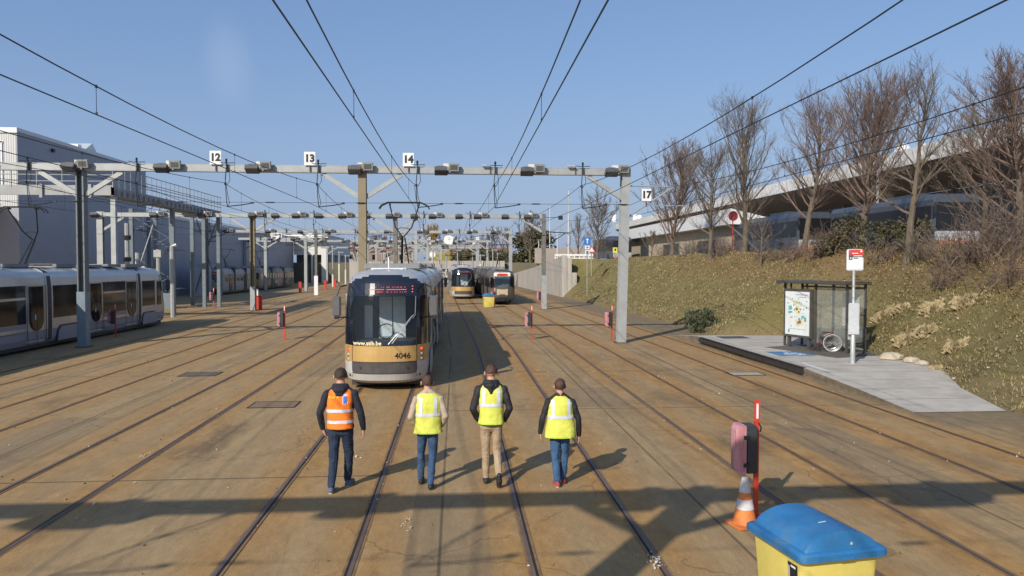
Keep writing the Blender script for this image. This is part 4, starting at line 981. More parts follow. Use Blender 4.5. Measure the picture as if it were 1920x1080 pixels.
g = MB(); g.box((.03, 0, .70), (.035, .44, .40), (0, .1, 0)); g.build('backrest', m_black, wc, bevel=.012)
# stop sign
ss = thing('stop_sign', 'tall stop pole with a red topped white sign on the platform', 'sign', (12.55, 22.75, HP), -.25)
g = MB(); g.lathe([(.075, 0), (.075, .95), (.05, 1.0), (.045, 2.96), (0, 2.96)], n=14); g.lathe([(0, 0), (.22, 0), (.22, .012), (0, .014)], n=4); g.build('pole', M('sign_pole_silver', (.50, .51, .52), .4, .4), ss, smooth=True)
g = MB(); g.box((.03, 0, 3.28), (.50, .07, .68)); sb = g.build('sign_box', M('sign_box_white', (.66, .68, .70), .4), ss, bevel=.03)
g = MB(); g.box((.05, -.04, 3.52), (.44, .012, .17)); g.build('red_header', m_red, sb)
g = MB(); g.box((.05, -.04, 3.405), (.44, .012, .06)); g.box((-.11, -.041, 3.34), (.10, .012, .10)); g.build('grey_band', m_dkgrey, sb)
g = MB(); g.box((.02, -.05, 3.49), (.18, .006, .025)); g.box((.10, -.05, 3.41), (.26, .006, .022)); g.box((.2, -.05, 3.555), (.05, .006, .05)); g.box((-.11, -.05, 3.34), (.03, .006, .05)); g.build('sign_lettering', m_white, sb)
g = MB(); g.box((.04, -.05, 3.34), (.13, .006, .02)); g.build('small_lettering', m_dkgrey, sb)
g = MB(); g.box((-.135, -.05, 3.55), (.05, .006, .07)); g.build('blue_symbol', M('sign_blue', (.08, .15, .55), .4), sb)
g = MB(); g.box((-.0, -.07, 1.42), (.32, .08, 1.0)); tp = g.build('timetable_case', M('timetable_grey', (.52, .54, .55), .35, .1), ss, bevel=.02)
g = MB(); g.box((-.0, -.115, 1.42), (.24, .004, .86)); g.build('timetable', M('timetable_sheet', (.48, .52, .54), .2), tp)
g = MB(); g.box((-.04, .06, 1.0), (.2, .04, .5)); g.build('back_plate', m_galv, ss)
# ------------------------------------------------------------ depot halls on the west
def corr(name, col, axis='x', freq=6.0, rough=.5, depth=.6, var=.06, dirt=.2):
    m = M(name, col, rough, .1, var, .4, dirt=dirt, dirtcol=tuple(c * .6 for c in col))
    n = m.node_tree; b = n.nodes['Principled BSDF']
    w = n.nodes.new('ShaderNodeTexWave'); w.inputs['Scale'].default_value = freq; w.bands_direction = axis.upper(); w.inputs['Distortion'].default_value = 0
    t = n.nodes.new('ShaderNodeTexCoord'); n.links.new(t.outputs['Object'], w.inputs['Vector'])
    bp_ = n.nodes.new('ShaderNodeBump'); bp_.inputs['Strength'].default_value = depth; bp_.inputs['Distance'].default_value = .05
    n.links.new(w.outputs['Fac'], bp_.inputs['Height']); n.links.new(bp_.outputs[0], b.inputs['Normal']); return m
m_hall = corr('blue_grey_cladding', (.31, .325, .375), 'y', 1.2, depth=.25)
m_halll = corr('pale_cladding', (.56, .56, .54), 'x', 2.0)
m_hwhite = M('white_trim', (.68, .69, .70), .5, 0, .05)
m_roofg = M('flat_roof', (.22, .22, .22), .8)
h1 = thing('depot_hall', 'tall grey clad hall with roof lights at the left edge', 'hall', (-31, 55.6, 0))
g = MB(); g.box((-30, 11, 6.5), (60, 22, 13), k=1); g.f = [f for f in g.f]; g.build('wall', [m_hall, m_halll], h1)
# side wall skin proud of the core, so that each elevation has its own cladding direction
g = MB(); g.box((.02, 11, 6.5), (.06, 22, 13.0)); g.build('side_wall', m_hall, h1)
g = MB(); g.box((-29.9, -.02, 3.75), (60, .06, 7.5)); g.build('lower_front', m_hall, h1)  # darker cladding colour carries the shade on the front below the deck
g = MB(); g.box((-30, 11, 13.06), (60.2, 22.2, .12)); g.box((.05, 11, 12.95), (.12, 22.2, .22)); g.box((-30, -.05, 12.9), (60.2, .12, .3)); g.build('roof', m_hwhite, h1)
g = MB(); g.box((-1.0, -.04, 10.5), (.12, .08, 3.3)); g.box((-3.4, -.04, 12.1), (5.0, .08, .12)); g.box((-3.4, -.04, 8.9), (5.0, .08, .12)); f_ = g.build('window_frame', m_hwhite, h1)
g = MB(); g.box((-3.3, -.03, 10.5), (4.4, .05, 3.0)); g.build('pane', M('sky_pane', (.12, .17, .20), .08, spec=.9), f_)
for k, (y0, w_, hh_) in enumerate(((9.5, 1.2, .6), (14.5, 5.0, 1.7))):
    g = MB(); x1 = -3.0
    if k == 0: g.box((x1, y0 + 1, 13.3), (3, 2.0, .5)); g.box((x1 + 1.2, y0 + 2.4, 13.5), (.8, .6, .6))
    else:
        g.poly([(x1, y0, 13.1), (x1, y0 + w_, 13.1), (x1, y0 + w_ * .62, 13.1 + hh_)], (-12, 0, 0))
    g.build('roof_light', M('roof_light_glass', (.45, .50, .52), .3) if k else m_hwhite, h1)
g = MB(); g.box((.12, 4.6, 12.2), (.2, .3, .25)); g.build('wall_lamp', m_black, h1)
h2 = thing('depot_hall', 'long low grey hall wall running away behind the old trams', 'hall', (-31, 78.2, 0))
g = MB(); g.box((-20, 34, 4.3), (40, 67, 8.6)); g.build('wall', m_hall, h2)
g = MB(); g.box((-20, 34, 8.68), (40.3, 67.2, .16)); g.box((.06, 34, 8.55), (.12, 67.2, .2)); g.build('roof', m_hwhite, h2)
h3 = thing('hall_entrance', 'white sunlit hall front with dark track gates at the far left', 'building', (-31, 146.6, 0))
m_wclad = M('white_cladding', (.66, .65, .61), .6, 0, .06)
g = MB(); g.box((3.0, .3, 7.2), (6.2, .6, 3.6)); g.box((5.6, .3, 2.7), (1.0, .6, 5.4)); g.box((3.3, .3, 2.7), (.35, .6, 5.4))
for i in range(7): g.box((6.2, 3.5 + i * 4, 2.7), (.5, .5, 5.4))
g.box((6.2, 15, 7.2), (.5, 29, 3.6)); g.build('wall', m_wclad, h3)
g = MB(); g.box((2, 15, 9.1), (9, 31, .3)); g.box((2.5, -1.0, 8.7), (8.5, 2.2, .25)); g.build('roof', m_wclad, h3)
g = MB(); g.box((5.8, 15, 2.7), (.3, 28, 5.4)); g.box((3, 2, 2.7), (6, .3, 5.4)); g.build('gate', M('dark_gate', (.08, .09, .10), .6), h3)
wb = MB().box((0, 0, 1.7), (1.7, 3.2, 3.4)).box((0, 0, 3.43), (1.8, 3.3, .08)).build('white_shed', M('pale_render', (.50, .51, .56), .7, 0, .05), None); wb.location = (-28.3, 86, 0); tag(wb, 'small pale block standing at the hall wall behind the red post', 'shed')
# raised walkway deck with railing
dk = thing('raised_deck', 'raised steel walkway with railing along the tall grey hall', 'walkway', (-19, 43.2, 0))
g = MB(); g.box((-6.56, .78, 7.66), (12.9, 1.3, .12)); g.box((-31.02, 6.15, 7.66), (36, 12.0, .12)); g.box((-.85, 10.4, 7.655), (1.42, 17.6, .12)); g.box((-26, .06, 7.55), (52, .12, .55)); g.box((-.06, 9.6, 7.5), (.12, 19.2, .5))  # wide left slab is added to shade the hall's lower front
for i in range(26): g.box((-.6, .4 + i * .74, 7.45), (1.4, .12, .3))
for i in range(12): g.box((-1.2 - i * 2.6, -.05, 7.5), (.16, .14, .75))
g.build('deck', M('deck_steel', (.30, .31, .31), .55, .2, .1, 2, dirt=.4), dk)
g = MB()
for z in (8.05, 8.4, 8.85): g.tube([(-52, 0, z), (0, 0, z), (0, 19.2, z)], .028, 5)
for i in range(24): g.tube([(-i * 1.35, 0, 7.7), (-i * 1.35, 0, 8.85)], .03, 5)
for i in range(26): g.tube([(0, i * .76, 7.7), (0, i * .76, 8.85)], .022, 4)
g.build('railing', m_galv, dk)
for (x, y) in ((-.15, .4), (-.2, 9.2), (-.15, 18.9), (-1.3, 18.9)):
    g = MB(); g.box((x, y, 3.65), (.26, .26, 7.3)); g.build('post', m_galvblue if y > 1 else m_galv, dk)
stw = thing('stair_tower', 'dark open steel stair tower below the end of the raised walkway', 'stairs', (-23.6, 61.5, 0))
g = MB()
for x in (-1.5, 1.5):
    for y in (-1.4, 3.2): g.box((x, y, 3.9), (.28, .28, 7.8))
g.box((0, -1.4, .6), (3, .1, 1.2)); g.build('frame', m_galvblue, stw)
g = MB()
for k in range(5):
    z = 1.55 * k; d = 1 if k % 2 == 0 else -1
    for i in range(8): g.box((d * (-1.1 + i * .3), -.9 + (k % 2) * .9, z + .2 * i), (.28, .9, .04))
    g.box((d * 1.25, .2, z + 1.5), (.5, 2.6, .06)); g.tube([(-d * 1.2, -1.35, z + .9), (d * 1.2, -1.35, z + 2.4)], .03, 4)
    for q in range(5): g.tube([(d * (-1.2 + q * .6), -1.35, z + .3 * q + .05), (d * (-1.2 + q * .6), -1.35, z + .9 + q * .38)], .02, 4)
g.build('stair_flight', m_galvblue, stw)
# slim service masts in front of the hall
for i, (px, Y, h_, lab) in enumerate(((239, 50, 6.1, 'thin white service mast with lamps behind the left tram'), (258, 50, 4.2, 'short white post with crossed stays behind the left tram'), (297, 54, 4.5, 'grey pipe mast at the foot of the stair tower'), (323, 50, 4.6, 'second grey pipe mast just behind the front end of the left tram'))):
    p = PY(px, 500, Y); t = thing('service_mast', lab, 'mast', (p.x, Y, 0)); g = MB(); g.tube([(0, 0, 0), (0, 0, h_), ] + ([] if i != 3 else [(.3, 0, h_ + .1)]), .15, 8); g.build('pole', m_galv, t)
    g = MB()
    if i == 0: g.lathe([(0, 0), (.25, .05), (.25, .3), (0, .35)], (0, 0, 5.0), 8); g.lathe([(0, 0), (.25, .05), (.25, .3), (0, .35)], (0, 0, 3.6), 8); g.build('lamp', m_black, t)
    elif i == 1: g.beam((0, 0, 3.0), (-1.0, 0, 0), .06); g.beam((0, 0, 3.0), (1.0, 0, 6.0), .05); g.build('stay', m_galv, t)
    elif i == 2: g.box((0, 0, 4.2), (.5, .4, .5)); g.build('head_box', m_galv, t)
br = thing('braced_posts', 'pair of dark posts with crossed bracing right of the stair tower', 'posts', (0, 84, 0))
xa, xb, xc = PY(388, 500, 84).x, PY(413, 500, 84).x, PY(365, 500, 84).x
for x in (xa, xb):
    g = MB(); g.box((x, 0, 4.4), (.36, .3, 8.8)); g.build('post', m_darkpost if x == xa else m_galvblue, br)
g = MB(); g.beam((xa, 0, 5), (xb, 0, 9.2), .10); g.beam((xa, 0, 5), (xc, 0, 9.2), .10); g.beam((xa, 0, 4.6), (xb, 0, .3), .10); g.beam((xa, 0, 4.6), (xc, 0, .3), .10); g.box(((xa + xb) / 2, 0, 6), (xb - xa, .1, .1)); g.build('bracing', m_darkpost, br)
# ------------------------------------------------------------ retaining walls
m_conc = M('streaked_concrete', (.40, .37, .33), .9, 0, .16, .9, bump=.3, stretch=(3, 3, .25), dirt=.55, dirtcol=(.17, .14, .11), fine=20)
m_concw = M('pale_streaked_concrete', (.40, .375, .34), .9, 0, .2, .8, bump=.3, stretch=(3, 3, .2), dirt=.5, dirtcol=(.16, .13, .10), fine=20)
rw = thing('retaining_wall', 'sloping topped concrete retaining wall ending at the grass bank', 'wall', (0, 0, 0))
ysw = [79, 90, 100, 112, 125, 146]; g = MB()
for a, b in zip(ysw, ysw[1:]):
    n_ = max(1, int((b - a) / 2.6))
    for k in range(n_):
        ya = a + (b - a) * k / n_; yb = a + (b - a) * (k + 1) / n_ - .05
        xa_, xb_ = interp(TOE, ya), interp(TOE, yb); za, zb_ = wallz(ya), wallz(yb)
        g.loft([[(xa_, ya, -.1), (xa_ + .45, ya, -.1), (xa_ + .45, ya, za), (xa_, ya, za)], [(xb_, yb, -.1), (xb_ + .45, yb, -.1), (xb_ + .45, yb, zb_), (xb_, yb, zb_)]])
g.build('wall_panel', m_conc, rw)
g = MB(); 
for (x0, x1, h_) in ((11.2, 11.75, 4.45), (11.75, 12.25, 4.15), (12.25, 12.8, 2.6), (12.8, 13.4, 1.25)): g.box(((x0 + x1) / 2, 78.8, h_ / 2), (x1 - x0 - .03, .6, h_))
g.build('stepped_end', m_conc, rw)
ew = thing('end_wall', 'pale streaky concrete wall closing the far end of the yard', 'wall', (0, 146, 0)); g = MB()
for k in range(10): g.box((-19 + k * 3.0, 0, 2.05), (2.94, .6, 4.1 + (.25 if k > 4 else 0)))
g.build('wall_panel', m_concw, ew)
# ------------------------------------------------------------ bus terminal on the bank
m_fasc = corr('white_ribbed_fascia', (.90, .90, .87), 'y', 4.0, depth=.5)
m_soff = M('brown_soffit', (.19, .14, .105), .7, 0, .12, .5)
m_beige = corr('beige_ribbed_wall', (.52, .44, .33), 'y', 3.2, .7, depth=.8)
tb = thing('bus_terminal', 'long bus terminal with a white ribbed roof edge above the bank', 'terminal', (0, 0, 4.0))
g = MB(); Y0, Y1 = 26, 157
g.add([(32, Y0, 6.5), (32, Y1 - 8, 6.5), (31.7, Y1 - 8, 7.45), (31.7, Y0, 7.6)], [(0, 1, 2, 3)]); g.add([(32, Y1 - 8, 6.5), (35, Y1, 6.2), (35, Y1, 6.7), (31.7, Y1 - 8, 7.45)], [(0, 1, 2, 3)])
g.add([(31.7, Y0, 7.6), (31.7, Y1 - 8, 7.45), (58, Y1, 8.2), (58, Y0, 8.6)], [(0, 1, 2, 3)]); 
for i in range(150): g.beam((31.97, Y0 + .8 + i * .8, 6.55), (31.68, Y0 + .8 + i * .8, 7.44), .05, .03, 1)
g.build('roof', [m_fasc, M('seam_grey', (.50, .50, .48), .6)], tb)
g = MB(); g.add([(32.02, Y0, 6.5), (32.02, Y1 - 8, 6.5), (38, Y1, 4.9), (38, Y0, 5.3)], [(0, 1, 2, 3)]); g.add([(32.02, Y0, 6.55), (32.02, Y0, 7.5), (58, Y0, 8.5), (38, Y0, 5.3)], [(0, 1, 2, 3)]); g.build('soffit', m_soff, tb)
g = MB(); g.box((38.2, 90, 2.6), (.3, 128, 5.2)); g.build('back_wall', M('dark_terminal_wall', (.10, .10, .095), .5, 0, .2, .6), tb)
g = MB()
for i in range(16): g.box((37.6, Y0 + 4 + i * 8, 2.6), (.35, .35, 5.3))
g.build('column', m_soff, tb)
for (px, Y) in ((1732, 62), (1692, 62), (1200, 140), (1192, 140), (1153, 140)):
    p = PY(px, 260, Y); g = MB(); k = 1.0 if Y < 100 else .8
    g.lathe([(0, 0), (.62 * k, 0), (.62 * k, 1.5 * k), (.45 * k, 1.8 * k), (0, 1.9 * k)], (p.x, Y, 8.0 if Y < 100 else 7.5), 12); g.build('roof_vent', m_hwhite, tb, smooth=True)
bb_ = thing('beige_hall', 'low beige ribbed building with a white roof in front of the terminal', 'building', (24.6, 64, 4.0))
g = MB(); g.box((2.2, 20, 1.5), (4.4, 40, 3.0)); g.build('wall', m_beige, bb_)
g = MB(); g.poly([(-.9, -.9, 2.95), (4.9, -.9, 2.75), (4.9, -.9, 2.95), (-.9, -.9, 4.3)], (0, 42, 0)); g.build('roof', m_hwhite, bb_)
for (x, y, z, a, b, c_) in ((1.6, -.03, .45, 1.2, .1, .55), (-.03, 8, .9, .1, 5, 1.8), (-.03, 20, .9, .1, 6, 1.8), (-.03, 32, 1.0, .1, 4, 2.0)):
    g = MB(); g.box((x, y, z), (a, b, c_)); g.build('opening', m_cabin2, bb_)
m_busg = M('bus_window', (.012, .013, .015), .3)
def bus(label, x, y, z, rz, body, low):
    t = thing('parked_bus', label, 'bus', (x, y, z), rz, 'buses parked at the terminal')
    L_ = 12; g = MB()
    def rg(y_, s_=1): return [(-1.27 * s_, y_, .35), (-1.27 * s_, y_, 2.75), (-1.1 * s_, y_, 3.05), (1.1 * s_, y_, 3.05), (1.27 * s_, y_, 2.75), (1.27 * s_, y_, .35)]
    g.loft([rg(0, .95), rg(.12), rg(L_ - .1), rg(L_, .95)]); g.build('body', body, t)
    g = MB(); g.box((0, -.01, 1.85), (2.35, .06, 1.5)); g.build('windscreen', m_busg, t, bevel=.02)
    g = MB(); g.box((0, .0, .72), (2.45, .12, .62)); g.build('front_panel', low, t, bevel=.03)
    g = MB(); g.box((0, -.04, .42), (2.4, .12, .2)); g.build('bumper', M('orange_bumper', (.5, .12, .04), .5), t)
    for s in (-1, 1):
        g = MB(); g.box((s * 1.275, L_ / 2, 1.85), (.03, L_ - .6, 1.15)); g.build('side_window', m_busg, t)
        g = MB()
        for yy in (2.6, 9): g.lathe([(0, -.12), (.48, -.12), (.48, .12), (0, .12)], (s * 1.18, yy, .48), 16, axis='X')
        g.build('wheel', m_rubber, t)
        g = MB(); g.box((s * .95, -.08, .8), (.3, .04, .14)); g.build('headlight', m_clear, t)
        g = MB(); g.tube([(s * 1.2, 0, 2.6), (s * 1.45, -.25, 2.5), (s * 1.45, -.25, 2.2)], .03, 4); g.box((s * 1.45, -.25, 2.15), (.14, .08, .35)); g.build('mirror', m_black, t)
    g = MB(); g.box((0, 4, 3.15), (1.8, 3, .22)); g.build('roof_unit', body, t)
    return t
m_bw = M('bus_white_in_shade', (.40, .42, .45), .35, 0, .06, dirt=.2); m_bg = M('bus_grey_blue_in_shade', (.075, .09, .115), .3, .2, .08)  # bus paints darkened to carry the shade of the terminal roof
bus('pale fronted bus parked nearest, behind the bare trees on the right', 27.0, 38.5, 4.2, -.03, m_bg, m_bw)
bus('grey blue bus parked second, left of the pale fronted one', 26.0, 52.5, 4.2, .02, m_bg, m_bw)
bus('small far bus at the open end of the terminal', 21.6, 96, 4.0, .03, m_bg, M('bus_blue', (.25, .36, .45), .4))
# white car
def car(label, x, y, z, rz, paint):
    t = thing('parked_car', label, 'car', (x, y, z), rz); g = MB()
    def sec(x_, hw, z0, z1): return [(x_, -hw, z0), (x_, -hw * 1.0, (z0 + z1) / 2), (x_, -hw * .93, z1), (x_, hw * .93, z1), (x_, hw, (z0 + z1) / 2), (x_, hw, z0)]
    g.loft([sec(-2.15, .7, .35, .62), sec(-1.95, .86, .22, .78), (sec(-.8, .9, .2, .92)), sec(1.4, .9, .2, .98), sec(2.0, .86, .25, .92), sec(2.12, .75, .35, .8)]); g.build('body', paint, t, smooth=True)
    g = MB(); g.loft([sec(-.85, .76, .9, .93), sec(-.2, .70, .9, 1.40), sec(1.1, .70, .9, 1.42), sec(1.8, .76, .9, .96)]); c_ = g.build('cabin', m_tglass, t, smooth=True)
    g = MB(); g.loft([sec(-.15, .66, 1.38, 1.43), sec(1.1, .66, 1.40, 1.45)]); g.build('roof', paint, c_)
    for x_ in (-1.35, 1.3):
        for s in (-1, 1):
            g = MB(); g.lathe([(0, -.1), (.32, -.1), (.32, .1), (0, .1)], (0, 0, 0), 14, axis='Y'); w = g.build('wheel', m_rubber, t); w.location = (x_, s * .82, .32)
            g = MB(); g.lathe([(0, -.012), (.18, -.012), (.18, .012), (0, .012)], (0, 0, 0), 10, axis='Y'); r_ = g.build('rim', m_chr, w); r_.location = (0, s * .105, 0)
    for s in (-1, 1): g = MB(); g.box((-2.1, s * .62, .66), (.08, .26, .12)); g.build('headlight', m_clear, t)
    return t
p = PY(980, 494, 160); car('white car on the upper road beyond the retaining wall', p.x, 160, 3.92, R(28), M('white_car_paint', (.7, .7, .7), .25))
# road signs and lamps on top of the bank
def roadsign(name, label, px, py, Y, build, cat='sign'):
    p = PY(px, py, Y); z0 = bankz(p.x, Y) if Y < 146 else 3.9
    t = thing(name, label, cat, (p.x, Y, z0)); g = MB(); g.tube([(0, 0, 0), (0, 0, p.z - z0 + .3)], .05, 6); g.build('post', m_galv, t); build(t, p.z - z0); return t
def bs1(t, z):
    g = MB(); g.box((0, -.07, z), (.62, .03, .72)); b = g.build('blue_plate', M('sign_blue_plate', (.03, .17, .50), .4), t)
    g = MB(); g.box((0, -.095, z - .05), (.09, .01, .36)); g.poly([(-.16, -.09, z + .1), (.16, -.09, z + .1), (0, -.09, z + .28)], (0, -.008, 0)); g.build('white_arrow', m_white, b)
    g = MB(); g.box((0, -.07, z - .6), (.42, .03, .32)); g.box((0, -.07, z - 1.1), (.40, .03, .5)); g.build('small_plate', m_white, t)
    g = MB(); g.box((0, -.09, z - .6), (.2, .01, .16)); g.box((0, -.09, z - 1.1), (.22, .01, .34)); g.build('plate_symbol', m_bluep, t)
roadsign('road_sign', 'blue one way arrow sign with two small white plates on the bank top', 1101, 452, 70, bs1)
def bs2(t, z):
    g = MB(); g.poly([(-.42, -.08, z - .3), (.42, -.08, z - .3), (0, -.08, z + .42)], (0, .03, 0)); b = g.build('red_triangle', m_red, t)
    g = MB(); g.poly([(-.27, -.11, z - .21), (.27, -.11, z - .21), (0, -.11, z + .24)], (0, .02, 0)); g.build('white_centre', m_white, b)
roadsign('road_sign', 'red bordered triangular warning sign beside the blue arrow sign', 1109, 468, 76, bs2)
def bs3(t, z):
    g = MB(); g.lathe([(0, -.02), (.38, -.02), (.38, .02), (0, .02)], (0, -.08, z), 20, axis='Y'); g.build('red_disc', M('faded_red_disc', (.30, .045, .05), .5), t)
q = roadsign('road_sign', 'round dark red sign on a red post in front of the beige wall', 1374, 405, 56, bs3); q.children[0].data.materials[0] = m_red
def bs4(t, z):
    g = MB(); g.box((0, -.1, z), (.5, .2, .6)); b = g.build('yellow_box', m_yellow, t); g = MB(); g.box((0, -.21, z + .05), (.2, .01, .25)); g.build('dark_mark', m_ink, b)
roadsign('yellow_sign', 'small yellow box on a post at the terminal end', 1153, 469, 84, bs4)
for i, (px, py, Y) in enumerate(((1066, 355, 110), (1031, 385, 130), (1045, 430, 120), (1010, 450, 135), (1648, 190, 46))):
    p = PY(px, py, Y); z0 = 4.0; t = thing('lamp_mast', ['tall pale lamp mast rising behind the retaining wall', 'thin pale mast just left of the tallest one', 'short pale mast by the white barrier', 'thin mast beside the evergreen tree', 'street lamp rising among the bare trees in front of the bus'][i], 'lamp', (p.x, Y, z0))
    g = MB(); g.tube([(0, 0, 0), (0, 0, (p.z - z0) * .5), (0, 0, p.z - z0)], [.11, .08, .05], 6); g.build('pole', m_lampbox if i != 4 else m_galv, t)
    g = MB(); g.box((.3, 0, p.z - z0), (1.1, .2, .1)); g.build('lamp_head', m_galv, t)
bar = thing('barrier', 'white low barrier along the upper road above the wall', 'barrier', (0, 92, 3.9)); g = MB()
xa_, xb_ = PY(1040, 480, 92).x, PY(1112, 480, 92).x
g.box(((xa_ + xb_) / 2, 0, .75), (xb_ - xa_, .08, .22)); g.box(((xa_ + xb_) / 2, 0, .35), (xb_ - xa_, .06, .10)); g.build('rail', m_white, bar); g = MB()
for i in range(8): g.box((xa_ + (xb_ - xa_) * (i + .1) / 8, .05, .4), (.1, .08, .9))
g.build('post', m_white, bar)
o = MB().box((0, 0, 1.3), (11, .4, 2.6)).build('boundary_wall', M('pinkish_wall', (.33, .28, .24), .8, 0, .1, .5)); o.location = (PY(1062, 480, 128).x, 128, 3.7); tag(o, 'pinkish boundary wall behind the white barrier', 'wall')
for (px, w_, h_, Y, lab, c_) in ((870, 9, 5.5, 215, 'pale house far behind the end wall, right of the golden tree', (.5, .42, .33)), (730, 12, 5.0, 205, 'small brick house far behind the masts on the left', (.25, .18, .14)), (925, 10, 5.2, 240, 'cream house far away behind the bare trees', (.5, .45, .36)), (690, 16, 6.5, 240, 'grey house far behind the front tram', (.3, .3, .3))):
    p = PY(px, 490, Y); t = thing('house', lab, 'house', (p.x, Y, 3.8)); g = MB(); g.box((0, 0, h_ * .32), (w_, 8, h_ * .64)); g.build('wall', M('house_wall', c_, .8, 0, .1, .4), t)
    g = MB(); g.poly([(-w_ / 2 - .4, -4.4, h_ * .64), (-w_ / 2 - .4, 4.4, h_ * .64), (-w_ / 2 - .4, 0, h_)], (w_ + .8, 0, 0)); g.build('roof', M('house_roof', (.22, .12, .09), .8, 0, .2, 1), t)
    for k in range(3): g = MB(); g.box((-w_ * .3 + k * w_ * .3, -4.02, h_ * .34), (1.1, .08, 1.3)); g.build('window', m_tglass, t)
p = PY(826, 478, 160); t = thing('yellow_container', 'mustard yellow container standing above the end wall', 'container', (p.x, 160, 3.9)); g = MB(); g.box((0, 0, 1.3), (4.2, 2.4, 2.6)); g.build('body', M('mustard', (.26, .21, .05), .6), t, bevel=.04); g = MB()
for i in range(6): g.box((-1.8 + i * .72, -1.22, 1.3), (.1, .06, 2.4))
g.build('ribs', M('mustard_dark', (.34, .26, .04), .6), t)
# ------------------------------------------------------------ trees
m_bark = M('grey_brown_bark', (.13, .105, .075), .9, 0, .3, 6, bump=.6, stretch=(1, 1, .3), fine=30)
m_twig = M('brown_twigs', (.15, .118, .088), .9, 0, .3, 3)
m_twigr = M('reddish_twigs', (.16, .11, .086), .9, 0, .3, 3)
def curve_pts(rnd, p, d, L_, n, up=.0, wob=.12):
    pts = [p.copy()]; d = d.normalized()
    for i in range(n):
        d = (d + Vector((rnd.gauss(0, wob), rnd.gauss(0, wob), rnd.gauss(0, wob * .6) + up))).normalized()
        p = p + d * (L_ / n); pts.append(p.copy())
    return pts
def bare_tree(label, x, y, z, h, w, seed, limbs=20, trunk=.34, open_=1.0, mat=None, twigr=.008, group='bare trees along the bank', cat='tree', first=.22, sub=10, subsub=4, up=.16):
    rnd = random.Random(seed); t = thing('bare_tree', label, cat, (x, y, z - .15), 0, group); mat = mat or m_twig
    tr = curve_pts(rnd, Vector((0, 0, 0)), Vector((rnd.gauss(0, .05), rnd.gauss(0, .05), 1)), h * .84, 12, .2, .06); r0 = h * .016 + .03
    rad = [r0 * (1.25 if i == 0 else 1) * (1 - .86 * i / 12) for i in range(13)]
    g = MB(); g.tube(tr, rad, 8); g.build('trunk', m_bark, t, smooth=True)
    g = MB(); A_ = 0
    for i in range(limbs):
        u = first + (1 - first) * (i / limbs) ** .9; f = u * .93 * 12; k = min(11, int(f)); p = tr[k].lerp(tr[k + 1], f - k)
        A_ += 2.4 + rnd.gauss(0, .3); el = rnd.uniform(.35, .85) * open_ + .35 * (1 - u) * open_
        d = Vector((cos(A_) * sin(el), sin(A_) * sin(el), cos(el)))
        zt = h - p.z; L_ = min(zt * rnd.uniform(.85, 1.05), w * .5 / max(.25, sin(el)) * rnd.uniform(1.1, 1.45)); L_ = max(L_, h * .12)
        L_ *= rnd.choice((1, 1, 1, .75, .55)); lp = curve_pts(rnd, p, d, L_, 7, up, .11); rl = max(.02, r0 * .42 * (1 - u * .6))
        g.tube(lp, [max(twigr, rl * (1 - .9 * j / 7)) for j in range(8)], 5, cap=False)
        for j in range(sub):
            v = rnd.uniform(.12, 1) * 7; a = min(6, int(v)); q = lp[a].lerp(lp[a + 1], v - a); dd = (lp[a + 1] - lp[a]).normalized()
            sd_ = Vector((rnd.gauss(0, 1), rnd.gauss(0, 1), rnd.gauss(0, .4))).normalized()
            dq = (dd + sd_ * rnd.uniform(.35, .9)).normalized(); Lq = h * rnd.uniform(.07, .17) * (1.15 - v / 14)
            sp_ = curve_pts(rnd, q, dq, Lq, 4, up * .8, .12); g.tube(sp_, [twigr * 1.5, twigr * 1.2, twigr, twigr * .8, twigr * .6], 3, cap=False)
            for s in range(subsub):
                v2 = rnd.uniform(.1, 1) * 4; a2 = min(3, int(v2)); q2 = sp_[a2].lerp(sp_[a2 + 1], v2 - a2); d2 = (sp_[a2 + 1] - sp_[a2]).normalized()
                d3 = (d2 + Vector((rnd.gauss(0, 1), rnd.gauss(0, 1), rnd.gauss(0, .5))).normalized() * .6).normalized()
                g.tube(curve_pts(rnd, q2, d3, Lq * rnd.uniform(.25, .6), 2, .12, .1), [twigr * .9, twigr * .7, twigr * .4], 3, cap=False)
    g.build('crown', mat, t); return t
# px, base y, X, top y, crown width px, limbs, open, label, reddish
TR = [(1120, 482, 19, 348, 62, 24, .75, 'small far bare tree behind the blue arrow sign', 0, .15),
      (1259, 498, 18, 252, 92, 34, .62, 'reddish bare tree just right of the sign 17', 1, .12),
      (1331, 497, 18, 238, 96, 24, .95, 'spreading bare tree with a grey trunk left of the round red sign', 0, .35),
      (1395, 478, 19.5, 168, 92, 30, .55, 'tall pale straight bare tree right of the round red sign', 0, .16),
      (1507, 472, 19.5, 150, 104, 24, .75, 'bare tree with a reddish broken trunk right of the tall pale one', 1, .34),
      (1611, 466, 19.5, 122, 150, 50, .72, 'densest broad bare tree in front of the buses', 1, .30),
      (1699, 483, 18.5, 92, 150, 16, .85, 'sparse open bare tree with a bare lower trunk above the shelter', 0, .42),
      (1912, 470, 19.5, 62, 215, 40, .85, 'large dense bare tree cut by the right edge of the picture', 1, .2),
      (1425, 497, 17.5, 395, 58, 12, .8, 'small bare sapling between two taller trees', 0, .25),
      (1222, 497, 17.5, 425, 40, 9, .6, 'short leaning bare stem left of the reddish tree', 0, .3),
      (1083, 480, 19, 395, 34, 12, .5, 'thin far bare tree left of the blue arrow sign', 0, .15),
      (1840, 470, 21, 150, 110, 22, .7, 'bare tree standing between the sparse one and the right edge', 0, .25)]
